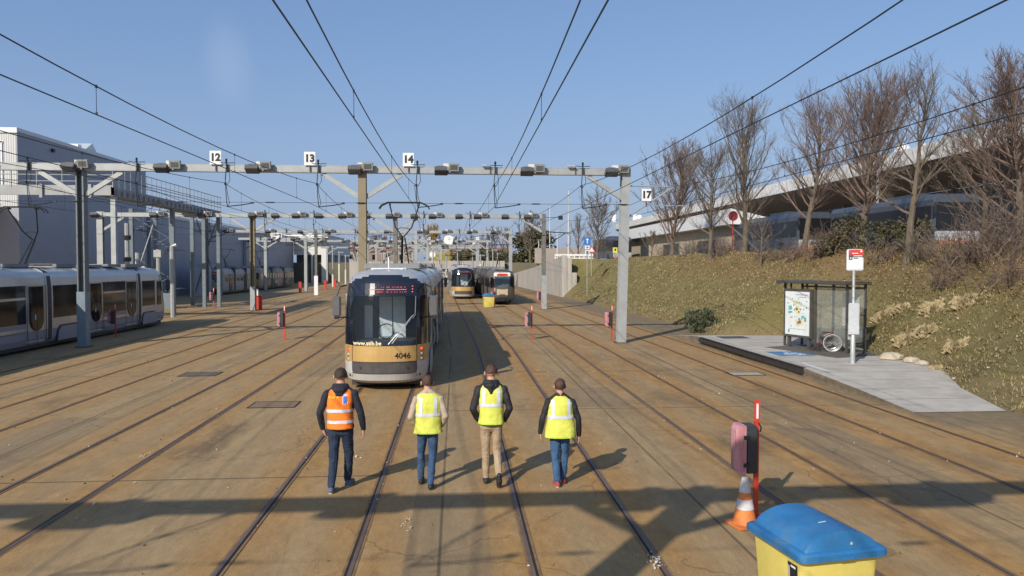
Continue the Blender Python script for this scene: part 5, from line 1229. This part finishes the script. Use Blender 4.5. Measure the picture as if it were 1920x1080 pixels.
for i, (px, py, X_, ty, wpx, nl, op, lab, red, fi) in enumerate(TR):
    b = PX(px, py, X_); zb = bankz(b.x, b.y); top = PY(px, ty, b.y)
    bare_tree(lab, b.x, b.y, zb, (top.z - zb) * .95, wpx * 1.35 * b.y / F, 100 + i, int(nl * 1.25), open_=op * 1.3, mat=m_twigr if red else m_twig, twigr=.0066 if b.y < 60 else .011, first=fi * .8, sub=16 if nl > 20 else 12, subsub=6, up=.075)
# undergrowth
shl = [(1468, 480, 18.5, .9), (1540, 484, 18.2, 1.3), (1566, 478, 18.6, 1.5), (1800, 478, 18.4, 1.5), (1835, 474, 18.8, 2.0), (1870, 468, 18.6, 2.2), (1905, 462, 18.8, 2.4), (1780, 482, 17.6, 1.0), (1245, 492, 18.5, 1.4), (1290, 492, 18.6, 1.6), (1355, 490, 18.6, 1.3), (1662, 480, 18.8, 1.2), (1740, 478, 18.8, 1.3), (1890, 480, 17.6, 1.3), (1500, 486, 18.2, 1.2), (1310, 488, 19, 1.8), (1375, 486, 19, 1.4)]
wd = ['below the reddish tree', 'under the broken trunked tree', 'left of the densest tree', 'right of the sparse tree', 'below the pale bus front', 'before the big right tree', 'at the right picture edge', 'low on the slope right of the sparse tree', 'between the sign 17 tree and its neighbour', 'at the foot of the sign 17 tree', 'left of the tall pale tree', 'between the densest and the sparse tree', 'behind the sparse tree', 'lowest on the slope at the right edge', 'right of the small sapling', 'under the spreading tree', 'at the foot of the round red sign']
def shrub(label, x, y, z, h, seed, mat):
    rnd = random.Random(seed); t = thing('bare_shrub', label, 'shrub', (x, y, z - .1), 0, 'bare shrubs in the undergrowth'); g = MB()
    for i in range(46):
        a = rnd.random() * 6.28; el = rnd.uniform(.1, .95); d = Vector((cos(a) * sin(el), sin(a) * sin(el), cos(el)))
        L_ = h * rnd.uniform(.6, 1.15); p = Vector((rnd.gauss(0, .3 * h), rnd.gauss(0, .3 * h), 0))
        pts = curve_pts(rnd, p, d, L_, 5, .02, .16); g.tube(pts, [.014, .012, .01, .008, .006, .004], 3, cap=False)
        for j in range(5):
            v = rnd.uniform(.2, 1) * 5; k = min(4, int(v)); q = pts[k]; g.tube(curve_pts(rnd, q, d + Vector((rnd.gauss(0, .8), rnd.gauss(0, .8), rnd.gauss(0, .5))), L_ * .35, 3, .03, .2), [.007, .006, .005, .003], 3, cap=False)
    g.build('stems', mat, t); return t
for i, (px, py, X_, h_) in enumerate(shl):
    b = PX(px, py, X_); shrub('brown tangle of bare twigs ' + wd[i], b.x, b.y, bankz(b.x, b.y), h_, 300 + i, m_twigr if i % 3 else m_twig)
m_ever = M('dark_evergreen_leaf', (.075, .07, .035), .7, 0, .45, 2, spec=.3); m_bushl = M('grey_green_leaf', (.085, .095, .055), .7, 0, .4, 4, spec=.3)
def leafbush(name, label, x, y, z, rx, rz_, n, ls, mat, seed, spiky=False, cat='bush', group=None, trunk=0):
    rnd = random.Random(seed); t = thing(name, label, cat, (x, y, z - .05), 0, group); g = MB(); st = MB()
    cl = [Vector((rnd.gauss(0, .42) * rx, rnd.gauss(0, .42) * rx, (rnd.random() ** .8) * rz_ * .9)) for _ in range(26)]
    for c_ in cl: st.tube([(0, 0, 0), tuple(c_ * .5 + Vector((0, 0, .1))), tuple(c_)], [.02 + trunk, .012 + trunk * .4, .006], 4, cap=False)
    for i in range(n):
        c_ = rnd.choice(cl); p = c_ + Vector((rnd.gauss(0, .17), rnd.gauss(0, .17), rnd.gauss(0, .16))) * (rx if not spiky else rx * .75)
        if p.z < 0: p.z = abs(p.z) * .5
        o_ = Vector((rnd.gauss(0, 1), rnd.gauss(0, 1), rnd.gauss(0, 1) + (1.3 if spiky else .2))).normalized(); q = o_.orthogonal().normalized(); q.rotate(Matrix.Rotation(rnd.random() * 6.28, 3, o_))
        l = ls * rnd.uniform(.6, 1.4); w_ = l * (.16 if spiky else .45)
        g.add([p, p + o_ * l * .5 + q * w_, p + o_ * l, p + o_ * l * .5 - q * w_], [(0, 1, 2, 3)])
    g.build('foliage', mat, t); st.build('stems', m_bark, t); return t
b = G(1305, 622); leafbush('evergreen_bush', 'low grey green evergreen bush at the foot of the bank by the platform end', b.x + .1, b.y, 0.05, .95, 1.05, 1500, .20, m_bushl, 5, True)
for i, (px, py, X_, rx, rz_, lab) in enumerate(((1592, 478, 19, 1.3, 1.5, 'dark evergreen shrub under the densest bare tree'), (1655, 470, 19.6, 1.2, 1.3, 'dark evergreen shrub between the two biggest trunks'), (1560, 482, 18.4, .8, .9, 'smaller evergreen shrub left of the densest tree'), (1718, 470, 19.6, 1.0, 1.1, 'evergreen shrub right of the sparse tree trunk'))):
    b = PX(px, py, X_); leafbush('evergreen_shrub', lab, b.x, b.y, bankz(b.x, b.y), rx, rz_, 800, .13, m_ever, 40 + i, group='evergreen shrubs on the bank')
p = PY(986, 478, 150); leafbush('evergreen_tree', 'round dark evergreen tree beyond the white car', p.x + 1.2, 150, 3.9, 3.6, 6.5, 5200, .5, m_ever, 77, cat='tree', trunk=.1)
bare_tree('lone bare tree with a forked crown above the evergreen tree', PY(994, 470, 140).x, 140, 3.9, 9.5, 13, 61, 20, open_=1.25, twigr=.03, group='far bare trees beyond the yard', first=.25)
bt = []
for i, (px, Y, h_, w_, lab) in enumerate(((720, 205, 8, 12, 'far bare tree left of the pantograph'), (748, 215, 9, 12, 'far bare tree right behind the front tram gantry post'), (778, 225, 8.5, 12, 'far bare tree just left of the golden tree'), (850, 215, 8, 12, 'far bare tree behind the large clock'), (880, 225, 8.5, 12, 'far bare tree above the old tram'), (905, 205, 8, 11, 'far bare tree above the old tram roof'), (928, 215, 10.5, 14, 'far reddish round bare tree right of the numbered plates'), (950, 205, 10, 11, 'far bare tree left of the evergreen tree'), (700, 225, 9, 11, 'far bare tree directly over the brown post foot'), (668, 225, 7, 12, 'far bare tree at the left end of the row'))):
    p = PY(px, 490, Y); bare_tree(lab, p.x, Y, 3.8, h_, w_, 700 + i, 16, open_=.9, twigr=.045, mat=m_twigr, group='far bare trees beyond the yard', first=.12, sub=9, subsub=3)
m_gold_t = M('golden_twigs', (.34, .22, .07), .9, 0, .3, 3)
p = PY(808, 490, 210); bare_tree('golden yellow willow like tree behind the end wall', p.x, 210, 3.8, 11, 13, 801, 34, open_=.9, twigr=.045, mat=m_gold_t, group=None, first=.12, sub=14, subsub=4)
hg = leafbush('hedge', 'dark hedge behind the end wall above the old tram', PY(905, 490, 168).x, 168, 3.7, 4.5, 3.2, 5000, .45, m_ever, 91, cat='hedge'); hg.scale = (1.9, .5, .8)
# straw clumps beside the shelter
m_straw = M('pale_straw', (.34, .27, .15), .9, 0, .3, 4)
for i, (px, py, s_) in enumerate(((1748, 582, .85), (1808, 572, .6), (1700, 640, .5), (1655, 596, .5), (1790, 655, .4), (1745, 705, .45), (1690, 582, .4), (1735, 625, .45))):
    # walk the view ray down to the bank surface
    d = ray(px, py); tt = 12
    while tt < 60 and H + d.z * tt > bankz(d.x * tt, d.y * tt): tt += .1
    x, y = d.x * tt, d.y * tt; rnd = random.Random(900 + i); g = MB()
    for k in range(300):
        a = rnd.random() * 6.28; r_ = abs(rnd.gauss(0, .34)) * s_ * .75; bx_, by_ = x + r_ * cos(a), y + r_ * sin(a) * 1.2; z = bankz(bx_, by_); hh_ = .07 + .24 * rnd.random() * max(0, 1 - r_)
        a2 = a + rnd.gauss(0, .9); w_ = .005; ly = rnd.uniform(.06, .26)
        g.add([(bx_ - w_ * sin(a2), by_ + w_ * cos(a2), z), (bx_ + w_ * sin(a2), by_ - w_ * cos(a2), z), (bx_ + cos(a2) * ly * .5, by_ + sin(a2) * ly * .5, z + hh_ * .9), (bx_ + cos(a2) * ly, by_ + sin(a2) * ly, z + hh_ * .6)], [(0, 1, 2), (1, 3, 2)])
    tag(g.build('dry_grass_clump', m_straw), ['largest pale straw clump on the slope right of the shelter', 'straw clump up right of the largest one', 'straw clump low beside the shelter back', 'straw clump touching the back of the shelter', 'straw clump just below the largest one', 'small straw clump above the platform ramp', 'straw clump between the shelter and the largest one', 'straw clump low between shelter and ramp'][i], 'grass clump', 'straw clumps on the slope')
for i, (x, y, s_) in enumerate(((14.35, 23.6, .28), (14.6, 22.9, .2), (14.55, 22.3, .16))):
    g = MB(); rnd = random.Random(i); rings = []
    for k in range(6):
        a = pi * k / 5 - pi / 2; rings.append([(s_ * max(.05, cos(a)) * cos(j * pi / 5) * rnd.uniform(.85, 1.15) * 1.4, s_ * max(.05, cos(a)) * sin(j * pi / 5) * rnd.uniform(.85, 1.15), s_ * .6 * sin(a)) for j in range(10)])
    g.loft(rings); o = g.build('pale_stone', M('pale_stone', (.46, .40, .30), .9, 0, .2, 5, bump=.4), smooth=True); o.location = (x, y, HP + s_ * .3); tag(o, ['biggest pale stone at the foot of the slope by the stop pole', 'middle pale stone beside the biggest one', 'smallest pale stone of the three by the ramp'][i], 'stone', 'pale stones at the slope foot')
# ------------------------------------------------------------ people
import numpy as np
m_skin = M('skin', (.50, .27, .19), .55, 0, .08, 10); m_navy = M('navy_fleece', (.016, .018, .030), .85, 0, .3, 14, bump=.4)
m_blackj = M('black_jacket', (.013, .013, .017), .7, 0, .3, 12, bump=.4); m_beigej = M('beige_sleeves', (.42, .34, .27), .8, 0, .1, 12, bump=.3)
m_jean1 = M('dark_blue_jeans', (.016, .030, .062), .85, 0, .3, 9, bump=.4); m_jean2 = M('blue_jeans', (.035, .075, .155), .85, 0, .3, 7, bump=.4); m_jean3 = M('faded_blue_jeans', (.04, .10, .20), .85, 0, .3, 7, bump=.4)
m_chino = M('beige_trousers', (.36, .27, .175), .85, 0, .15, 8, bump=.4)
m_shoe = M('dark_shoe', (.02, .022, .028), .6); m_shoeg = M('blue_grey_shoe', (.09, .12, .17), .7); m_shoer = M('red_canvas_shoe', (.34, .06, .05), .7); m_sole = M('white_sole', (.62, .60, .58), .7); m_soleg = M('grey_sole', (.07, .07, .075), .8)
m_orange = M('orange_vest', (.95, .21, .015), .75, 0, .06, 8, bump=.35, fine=14); m_lime = M('yellow_vest', (.62, .65, .10), .75, 0, .10, 8, bump=.6, fine=14)
m_refl = M('reflective_tape', (.66, .68, .74), .35, .15, .06, 20); m_limetrim = M('green_vest_trim', (.42, .58, .05), .8)
m_hair1 = M('dark_brown_hair', (.040, .025, .019), .7, 0, .4, 30, bump=.6, fine=70)
m_hair2 = M('brown_hair', (.075, .037, .024), .6, 0, .4, 30, bump=.6, fine=70)
def capsule(g, a, b, ra, rb, n=10):
    a, b = Vector(a), Vector(b); d = b - a
    if d.length < 1e-5: b = a + Vector((0, 0, .001)); d = b - a
    d.normalize(); pts = []; rr_ = []
    for k in range(4): q = pi / 2 * (1 - k / 3.5); pts.append(a - d * ra * sin(q)); rr_.append(max(.001, ra * cos(q)))
    pts += [a, b]; rr_ += [ra, rb]
    for k in range(4): q = pi / 2 * ((k + .5) / 3.5); pts.append(b + d * rb * sin(q)); rr_.append(max(.001, rb * cos(q)))
    g.tube(pts, rr_, n)
def person(label, loc, rz, hgt, P, mats, vest, hair, hairlen=0, cat='person', shape=1.0, hood=False, extra=None):
    t = thing('person', label, cat, loc, rz); s = hgt / 1.80; pr = []
    def c(a, b, ra, rb, k): pr.append((Vector(a) * s, Vector(b) * s, ra * s, rb * s, k))
    # legs: hip, knee, ankle, then shoe heel/toe
    for side, (hip, knee, ank, heel, toe) in P['legs'].items():
        tk = P.get('leg', 1.0)
        c(hip, knee, .098 * tk, .069 * tk, 2); mid = Vector(knee).lerp(Vector(ank), .35); c(knee, mid, .069 * tk, .067 * tk, 2); c(mid, ank, .067 * tk, .056 * tk, 2)
        a, b = Vector(heel), Vector(toe); c(Vector(ank) + Vector((0, 0, -.02)), a.lerp(b, .2), .042, .045, 3)
        c(a, b, .043, .036, 3); c(a.lerp(b, .5), b, .046, .040, 3)
        pr.append(((a + P.get('so', Vector((0, 0, -.022)))) * s, (b + P.get('so', Vector((0, 0, -.022)))) * s, .036 * s, .032 * s, 5))
    # torso as a stack of flattened rows
    lean = P.get('lean', .0); tw = P.get('hipx', 0)
    for z, hw, r, k in ((.88, .085 * shape, .092 * shape, 2), (.95, .095 * shape, .10 * shape, 2), (1.02, .085 * shape, .10 * shape, 1), (1.09, .080 * shape, .098 * shape, 1), (1.16, .082, .102, 1), (1.23, .090, .106, 1), (1.30, .100, .108, 1), (1.37, .115, .100, 1), (1.43, .125, .082, 1)):
        y = lean * (z - .9); x = tw * (1.43 - z) * 2
        c((x - hw, y, z), (x + hw, y, z), r, r, k)
    yl = lean * .55
    for q in (-1, 1): c((q * .15, yl, 1.44), (q * .03, yl, 1.53), .064, .062, 1)
    hx, hy = P.get('head', (0, .03)); hy += yl
    c((0, yl, 1.46), (hx * .5, hy * .6 + yl * .3, 1.60), .066, .062, 0)
    c((hx, hy - .022, 1.70), (hx, hy + .02, 1.69), .082, .082, 0); c((hx, hy + .01, 1.735), (hx, hy - .01, 1.73), .068, .068, 0); c((hx, hy + .03, 1.62), (hx, hy + .045, 1.60), .052, .045, 0)
    c((hx, hy + .10, 1.675), (hx, hy + .115, 1.655), .012, .016, 0); c((hx - .02, hy + .083, 1.622), (hx + .02, hy + .083, 1.622), .011, .011, 0)
    for q in (-1, 1): c((hx + q * .092, hy - .012, 1.695), (hx + q * .100, hy - .012, 1.650), .018, .013, 0)
    for q, (sh_, el_, wr_, hd, pocket) in P['arms'].items():
        c(sh_, el_, .066, .054, 1); m_ = Vector(el_).lerp(Vector(wr_), .45); c(el_, m_, .055, .052, 1); c(m_, wr_, .052, .040, 1)
        if not pocket:
            w, d = Vector(wr_), Vector(hd).normalized(); sd_ = Vector((0, 1, 0)) if abs(d.y) < .8 else Vector((1, 0, 0)); sd_ = (sd_ - d * sd_.dot(d)).normalized(); nr = d.cross(sd_)
            c(w, w + d * .035, .029, .027, 0)
            for k in range(3): c(w + d * .03 + sd_ * (.022 * (k - 1)), w + d * .095 + sd_ * (.024 * (k - 1)), .017, .015, 0)
            ins = nr * (1 if (nr.x > 0) == (q < 0) else -1)
            for k in range(4):
                b0 = w + d * .098 + sd_ * (.0225 * (1.5 - k)); L_ = (.068, .078, .072, .056)[k]; b1 = b0 + (d + ins * .18).normalized() * L_ * .45; b2 = b1 + (d + ins * .55).normalized() * L_ * .32; b3 = b2 + (d + ins * .9).normalized() * L_ * .25
                c(b0, b1, .0095, .009, 0); c(b1, b2, .009, .0083, 0); c(b2, b3, .0083, .007, 0)
            b0 = w + d * .045 + sd_ * .026; b1 = b0 + (d * .6 + sd_ * .7 + ins * .2).normalized() * .035; b2 = b1 + (d * .9 + sd_ * .25 + ins * .3).normalized() * .03
            c(b0, b1, .012, .0105, 0); c(b1, b2, .0105, .008, 0)
    if hood:
        for k in range(7): a = R(-80 + k * 160 / 6); c((.085 * sin(a), yl - .055 * cos(a) + .0, 1.545), (.10 * sin(a), yl - .075 * cos(a), 1.50), .042, .045, 1)
        if hood == 2: c((0, yl - .10, 1.50), (0, yl - .115, 1.40), .06, .025, 1); c((-.06, yl - .085, 1.50), (0, yl - .115, 1.41), .05, .025, 1); c((.06, yl - .085, 1.50), (0, yl - .115, 1.41), .05, .025, 1)
        else: c((-.04, yl - .10, 1.50), (.04, yl - .10, 1.50), .055, .055, 1); c((-.03, yl - .115, 1.44), (.03, yl - .115, 1.44), .03, .03, 1)
    g = MB()
    for a, b, ra, rb, k in pr: capsule(g, a, b, ra, rb)
    o = g.build('body', mats, None)
    rm = o.modifiers.new('r', 'REMESH'); rm.mode = 'VOXEL'; rm.voxel_size = .0085; sm_ = o.modifiers.new('s', 'SMOOTH'); sm_.iterations = 3; sm_.factor = .5
    dg = bpy.context.evaluated_depsgraph_get(); me = bpy.data.meshes.new_from_object(o.evaluated_get(dg)); bpy.data.objects.remove(o)
    n_ = len(me.polygons); C_ = np.empty(n_ * 3); me.polygons.foreach_get('center', C_); C_ = C_.reshape(-1, 3)
    best = np.full(n_, 9.0); idx = np.zeros(n_, int)
    for a, b, ra, rb, k in pr:
        a_, b_ = np.array(a), np.array(b); d = b_ - a_; L2 = max(1e-9, d @ d); u = np.clip(((C_ - a_) @ d) / L2, 0, 1)
        ds = np.linalg.norm(C_ - a_ - u[:, None] * d, axis=1) - (ra + (rb - ra) * u); q = ds < best; best[q] = ds[q]; idx[q] = k
    hem = P.get('hem', .93) * s; q = (C_[:, 2] > hem) & (idx == 2); idx[q] = 1
    # creases in the cloth
    nv = len(me.vertices); V = np.empty(nv * 3); me.vertices.foreach_get('co', V); V = V.reshape(-1, 3)
    for i in range(nv):
        p = V[i]
        if p[2] < 1.5 * s and p[2] > .1: 
            f_ = noise.noise(Vector((p[0] * 11, p[1] * 11, p[2] * 8 + loc[0]))) * .012 + noise.noise(Vector((p[0] * 22, p[1] * 22, p[2] * 30))) * .004
            r_ = math.hypot(p[0], p[1]) + 1e-6; me_n = me.vertices[i].normal; V[i] = p + np.array(me_n) * f_ * (0.25 if abs(p[0]) > .3 * s else 1)
    me.vertices.foreach_set('co', V.ravel())
    me.materials.clear()
    for m in mats: me.materials.append(m)
    me.polygons.foreach_set('material_index', idx.tolist()); me.polygons.foreach_set('use_smooth', [True] * n_)
    bo = bpy.data.objects.new('body', me); COL.objects.link(bo); bo.parent = t
    # eyes
    g = MB()
    for q in (-1, 1): capsule(g, Vector((hx + q * .032, hy + .083, 1.69)) * s, Vector((hx + q * .034, hy + .084, 1.69)) * s, .011 * s, .011 * s, 8)
    g.build('eyes', m_ink, t)
    # hair: cap hugging the skull, open at the face
    rnd = random.Random(int(hgt * 1000)); rings = []; N_ = 30
    for i in range(13):
        th_ = pi * .02 + (pi * .56 + hairlen) * i / 12; ring = []
        for j in range(N_):
            ph = 2 * pi * j / N_; front = max(0, sin(ph)); th2 = th_ * (1 - .50 * front ** .7) if i else th_
            bump_ = 1.03 + .11 * noise.noise(Vector((cos(ph) * 3.5, sin(ph) * 3.5, i * .7 + hgt * 7))) + rnd.uniform(-.03, .03)
            ring.append(Vector((hx + .091 * sin(th2) * cos(ph) * bump_, hy - .006 + .108 * sin(th2) * sin(ph) * bump_, 1.700 + .108 * cos(th2) * bump_)) * s)
        rings.append(ring)
    inner = [[(p - Vector((hx, hy, 1.69)) * s) * .93 + Vector((hx, hy, 1.69)) * s for p in rings[-1]]]
    g = MB(); g.loft(rings + inner); g.build('hair', hair, t, smooth=True, ang=80)
    # vest
    vm, prof, n_e, kind = vest['mat'], vest['prof'], 2.6, vest['kind']
    def vp(ang, z, off=0):
        for (z0, a0, b0), (z1, a1, b1) in zip(prof, prof[1:]):
            if z <= z1: break
        u = (z - z0) / (z1 - z0); hwx = a0 + (a1 - a0) * u + off; hwy = b0 + (b1 - b0) * u + off
        ca, sa = cos(ang), sin(ang); x = hwx * abs(ca) ** (2 / n_e) * (1 if ca > 0 else -1); y = hwy * abs(sa) ** (2 / n_e) * (1 if sa > 0 else -1)
        w = noise.noise(Vector((x * 9, z * 5 + loc[0] * 3, y * 9))) * .017 + noise.noise(Vector((x * 24 + z * 10, z * 14, loc[0]))) * .008
        fl = (1 + w / hwx * 1.0) if z < 1.42 else 1
        return Vector((x * fl + tw * (1.43 - z), y * fl + lean * (z - .9), z)) * s
    zs = []; z = prof[0][0]
    while z < prof[-1][0]: zs.append(z); z += .018
    zs.append(prof[-1][0] - 1e-4); NA = 56
    g = MB(); g.loft([[vp(2 * pi * j / NA, z) for j in range(NA)] for z in zs], cap=False); vo = g.build('safety_vest', vm, t, smooth=True, ang=80)
    vo.modifiers.new('thick', 'SOLIDIFY').thickness = .006
    def band(z0, z1):
        g = MB(); g.loft([[vp(2 * pi * j / NA, z0 + (z1 - z0) * k / 3, .005) for j in range(NA)] for k in range(4)], cap=False); g.build('reflective_band', m_refl, vo, smooth=True, ang=80)
    def back(x, z, off=.005):
        lo, hi = -pi / 2, (0 if x > 0 else -pi)
        for _ in range(18):
            m = (lo + hi) / 2
            if abs(vp(m, z, off).x / s - tw * (1.43 - z)) < abs(x): lo = m
            else: hi = m
        return vp(lo, z, off)
    if kind == 'H':
        for z0, z1 in vest['bands']: band(z0, z1)
    else:
        z0, z1 = vest['bands'][0]; band(z0, z1)
        for q in (-1, 1):
            g = MB(); zz = [z1 - .02 + (vest['top'] - z1 + .02) * k / 16 for k in range(17)]
            xw = vest['vx']; rings = [[back(q * (xw - .027), z), back(q * xw, z), back(q * (xw + .027), z)] for z in zz]
            g.loft(rings, cap=False, close=False); g.build('reflective_strip', m_refl, vo, smooth=True, ang=80)
        g = MB(); zb = prof[0][0]; g.loft([[vp(2 * pi * j / NA, z, .004) for j in range(NA)] for z in (zb, zb + .010, zb + .018)], cap=False); g.build('hem_trim', m_limetrim, vo)
    if extra == 'badge':
        g = MB(); q = [back(.045, 1.30, .006), back(.125, 1.30, .006), back(.125, 1.44, .006), back(.045, 1.44, .006)]; g.add(q, [(0, 1, 2, 3)]); b1 = g.build('badge', m_refl, vo)
        g = MB(); q = [back(.06, 1.31, .009), back(.11, 1.31, .009), back(.11, 1.41, .009), back(.06, 1.41, .009)]; g.add(q, [(0, 1, 2, 3)]); g.build('badge_symbol', M('badge_blue', (.05, .16, .55), .5), b1)
        g = MB()
        for (x, z, a) in ((-.13, 1.40, .03), (-.08, 1.395, .02), (-.02, 1.40, .015)): g.add([back(x - a, z - .018, .008), back(x + a, z - .018, .008), back(x + a, z + .018, .008), back(x - a, z + .018, .008)], [(0, 1, 2, 3)])
        g.build('worn_print', M('worn_yellow_print', (.85, .42, .03), .7), vo)
    return t
def std(hw=.2, hem=.86, dep=.145, fl=1.0):
    return [(hem, hw * 1.0 * fl, dep * 1.08 * fl), (1.02, hw * .96, dep * 1.02), (1.15, hw * .95, dep * .98), (1.30, hw * 1.0, dep * .99), (1.40, hw * .97, dep * .90), (1.46, hw * .93, dep * .78), (1.505, hw * .72, dep * .62), (1.53, hw * .46, dep * .56)]
V = Vector
p1 = G(640, 918)
person('man in an orange vest, navy hooded top and dark jeans, leftmost walker', (p1.x, 11.35, 0), 0, 1.84,
    dict(legs={-1: (V((-.09, 0, .92)), V((-.105, .00, .50)), V((-.12, -.12, .11)), V((-.12, -.17, .045)), V((-.14, .04, .04))), 1: (V((.09, 0, .92)), V((.10, .13, .50)), V((.065, .22, .11)), V((.07, .16, .045)), V((.12, .35, .04)))},
         arms={-1: (V((-.195, 0, 1.43)), V((-.285, -.08, 1.17)), V((-.265, .0, .93)), V((.40, .3, -1)), False), 1: (V((.195, 0, 1.43)), V((.295, -.01, 1.15)), V((.325, .06, .90)), V((-.02, .05, -1)), False)}, lean=.04, hem=.97),
    [m_skin, m_navy, m_jean1, m_shoeg, m_skin, m_sole], dict(mat=m_orange, prof=[(.93, .185, .150)] + std(.195, 1.0)[1:], kind='H', bands=((1.015, 1.06), (1.175, 1.22))), m_hair1, 0, hood=1, extra='badge')
p2 = G(803, 912)
person('boyish person in a yellow vest over beige sleeves with blue jeans, second from the left', (p2.x, 11.45, 0), .05, 1.70,
    dict(legs={-1: (V((-.085, 0, .92)), V((-.11, .13, .51)), V((-.12, .17, .11)), V((-.12, .12, .045)), V((-.09, .33, .04))), 1: (V((.085, 0, .92)), V((.07, -.02, .50)), V((.03, -.16, .11)), V((.03, -.21, .05)), V((.05, .0, .04)))},
         arms={-1: (V((-.19, 0, 1.42)), V((-.275, -.05, 1.15)), V((-.21, .08, .97)), V((0, 0, -1)), True), 1: (V((.19, 0, 1.42)), V((.28, -.05, 1.15)), V((.22, .08, .97)), V((0, 0, -1)), True)}, lean=.05, hem=.95, head=(-.01, .06), leg=.95),
    [m_skin, m_beigej, m_jean2, m_shoe, m_skin, m_soleg], dict(mat=m_lime, prof=std(.22, .89, .15, 1.05), kind='V', bands=((1.165, 1.215),), vx=.12, top=1.47), m_hair2, .15)
p3 = G(922, 912)
person('man in a yellow vest with a black hood and beige trousers lifting his right heel', (p3.x, 11.5, 0), -.04, 1.85,
    dict(legs={-1: (V((-.085, 0, .92)), V((-.085, .05, .50)), V((-.08, .06, .11)), V((-.08, .01, .045)), V((-.09, .22, .04))), 1: (V((.085, 0, .92)), V((.085, .03, .50)), V((.115, -.22, .20)), V((.115, -.275, .20)), V((.115, -.21, .035)))},
         arms={-1: (V((-.19, 0, 1.43)), V((-.275, -.06, 1.16)), V((-.20, .07, .96)), V((0, 0, -1)), True), 1: (V((.19, 0, 1.43)), V((.275, -.06, 1.16)), V((.20, .07, .96)), V((0, 0, -1)), True)}, lean=.03, hem=.95, leg=.93),
    [m_skin, m_blackj, m_chino, m_shoe, m_skin, m_soleg], dict(mat=m_lime, prof=std(.192, .93, .148), kind='V', bands=((1.195, 1.24),), vx=.11, top=1.46), m_hair2, -.15, hood=2)
p4 = G(1052, 914)
person('woman in a long yellow vest over a black jacket, jeans and red shoes', (p4.x, 11.35, 0), -.03, 1.64,
    dict(legs={-1: (V((-.08, 0, .92)), V((-.085, .0, .50)), V((-.05, -.07, .11)), V((-.05, -.13, .045)), V((-.08, .08, .04))), 1: (V((.08, 0, .92)), V((.085, .07, .50)), V((.06, .11, .11)), V((.06, .05, .045)), V((.12, .24, .04)))},
         arms={-1: (V((-.20, 0, 1.42)), V((-.30, -.02, 1.14)), V((-.335, .02, .90)), V((.1, .1, -1)), False), 1: (V((.20, 0, 1.42)), V((.305, -.02, 1.13)), V((.325, .02, .85)), V((-.1, .1, -1)), False)}, lean=.03, hem=.84, leg=1.05),
    [m_skin, m_blackj, m_jean3, m_shoer, m_skin, m_sole], dict(mat=m_lime, prof=[(.84, .262, .20), (.95, .25, .19), (1.05, .235, .178), (1.15, .222, .165), (1.30, .215, .155), (1.40, .205, .14), (1.46, .18, .115), (1.505, .125, .09), (1.53, .088, .085)], kind='V', bands=((1.155, 1.21),), vx=.135, top=1.47), m_hair2, .3, shape=1.18)
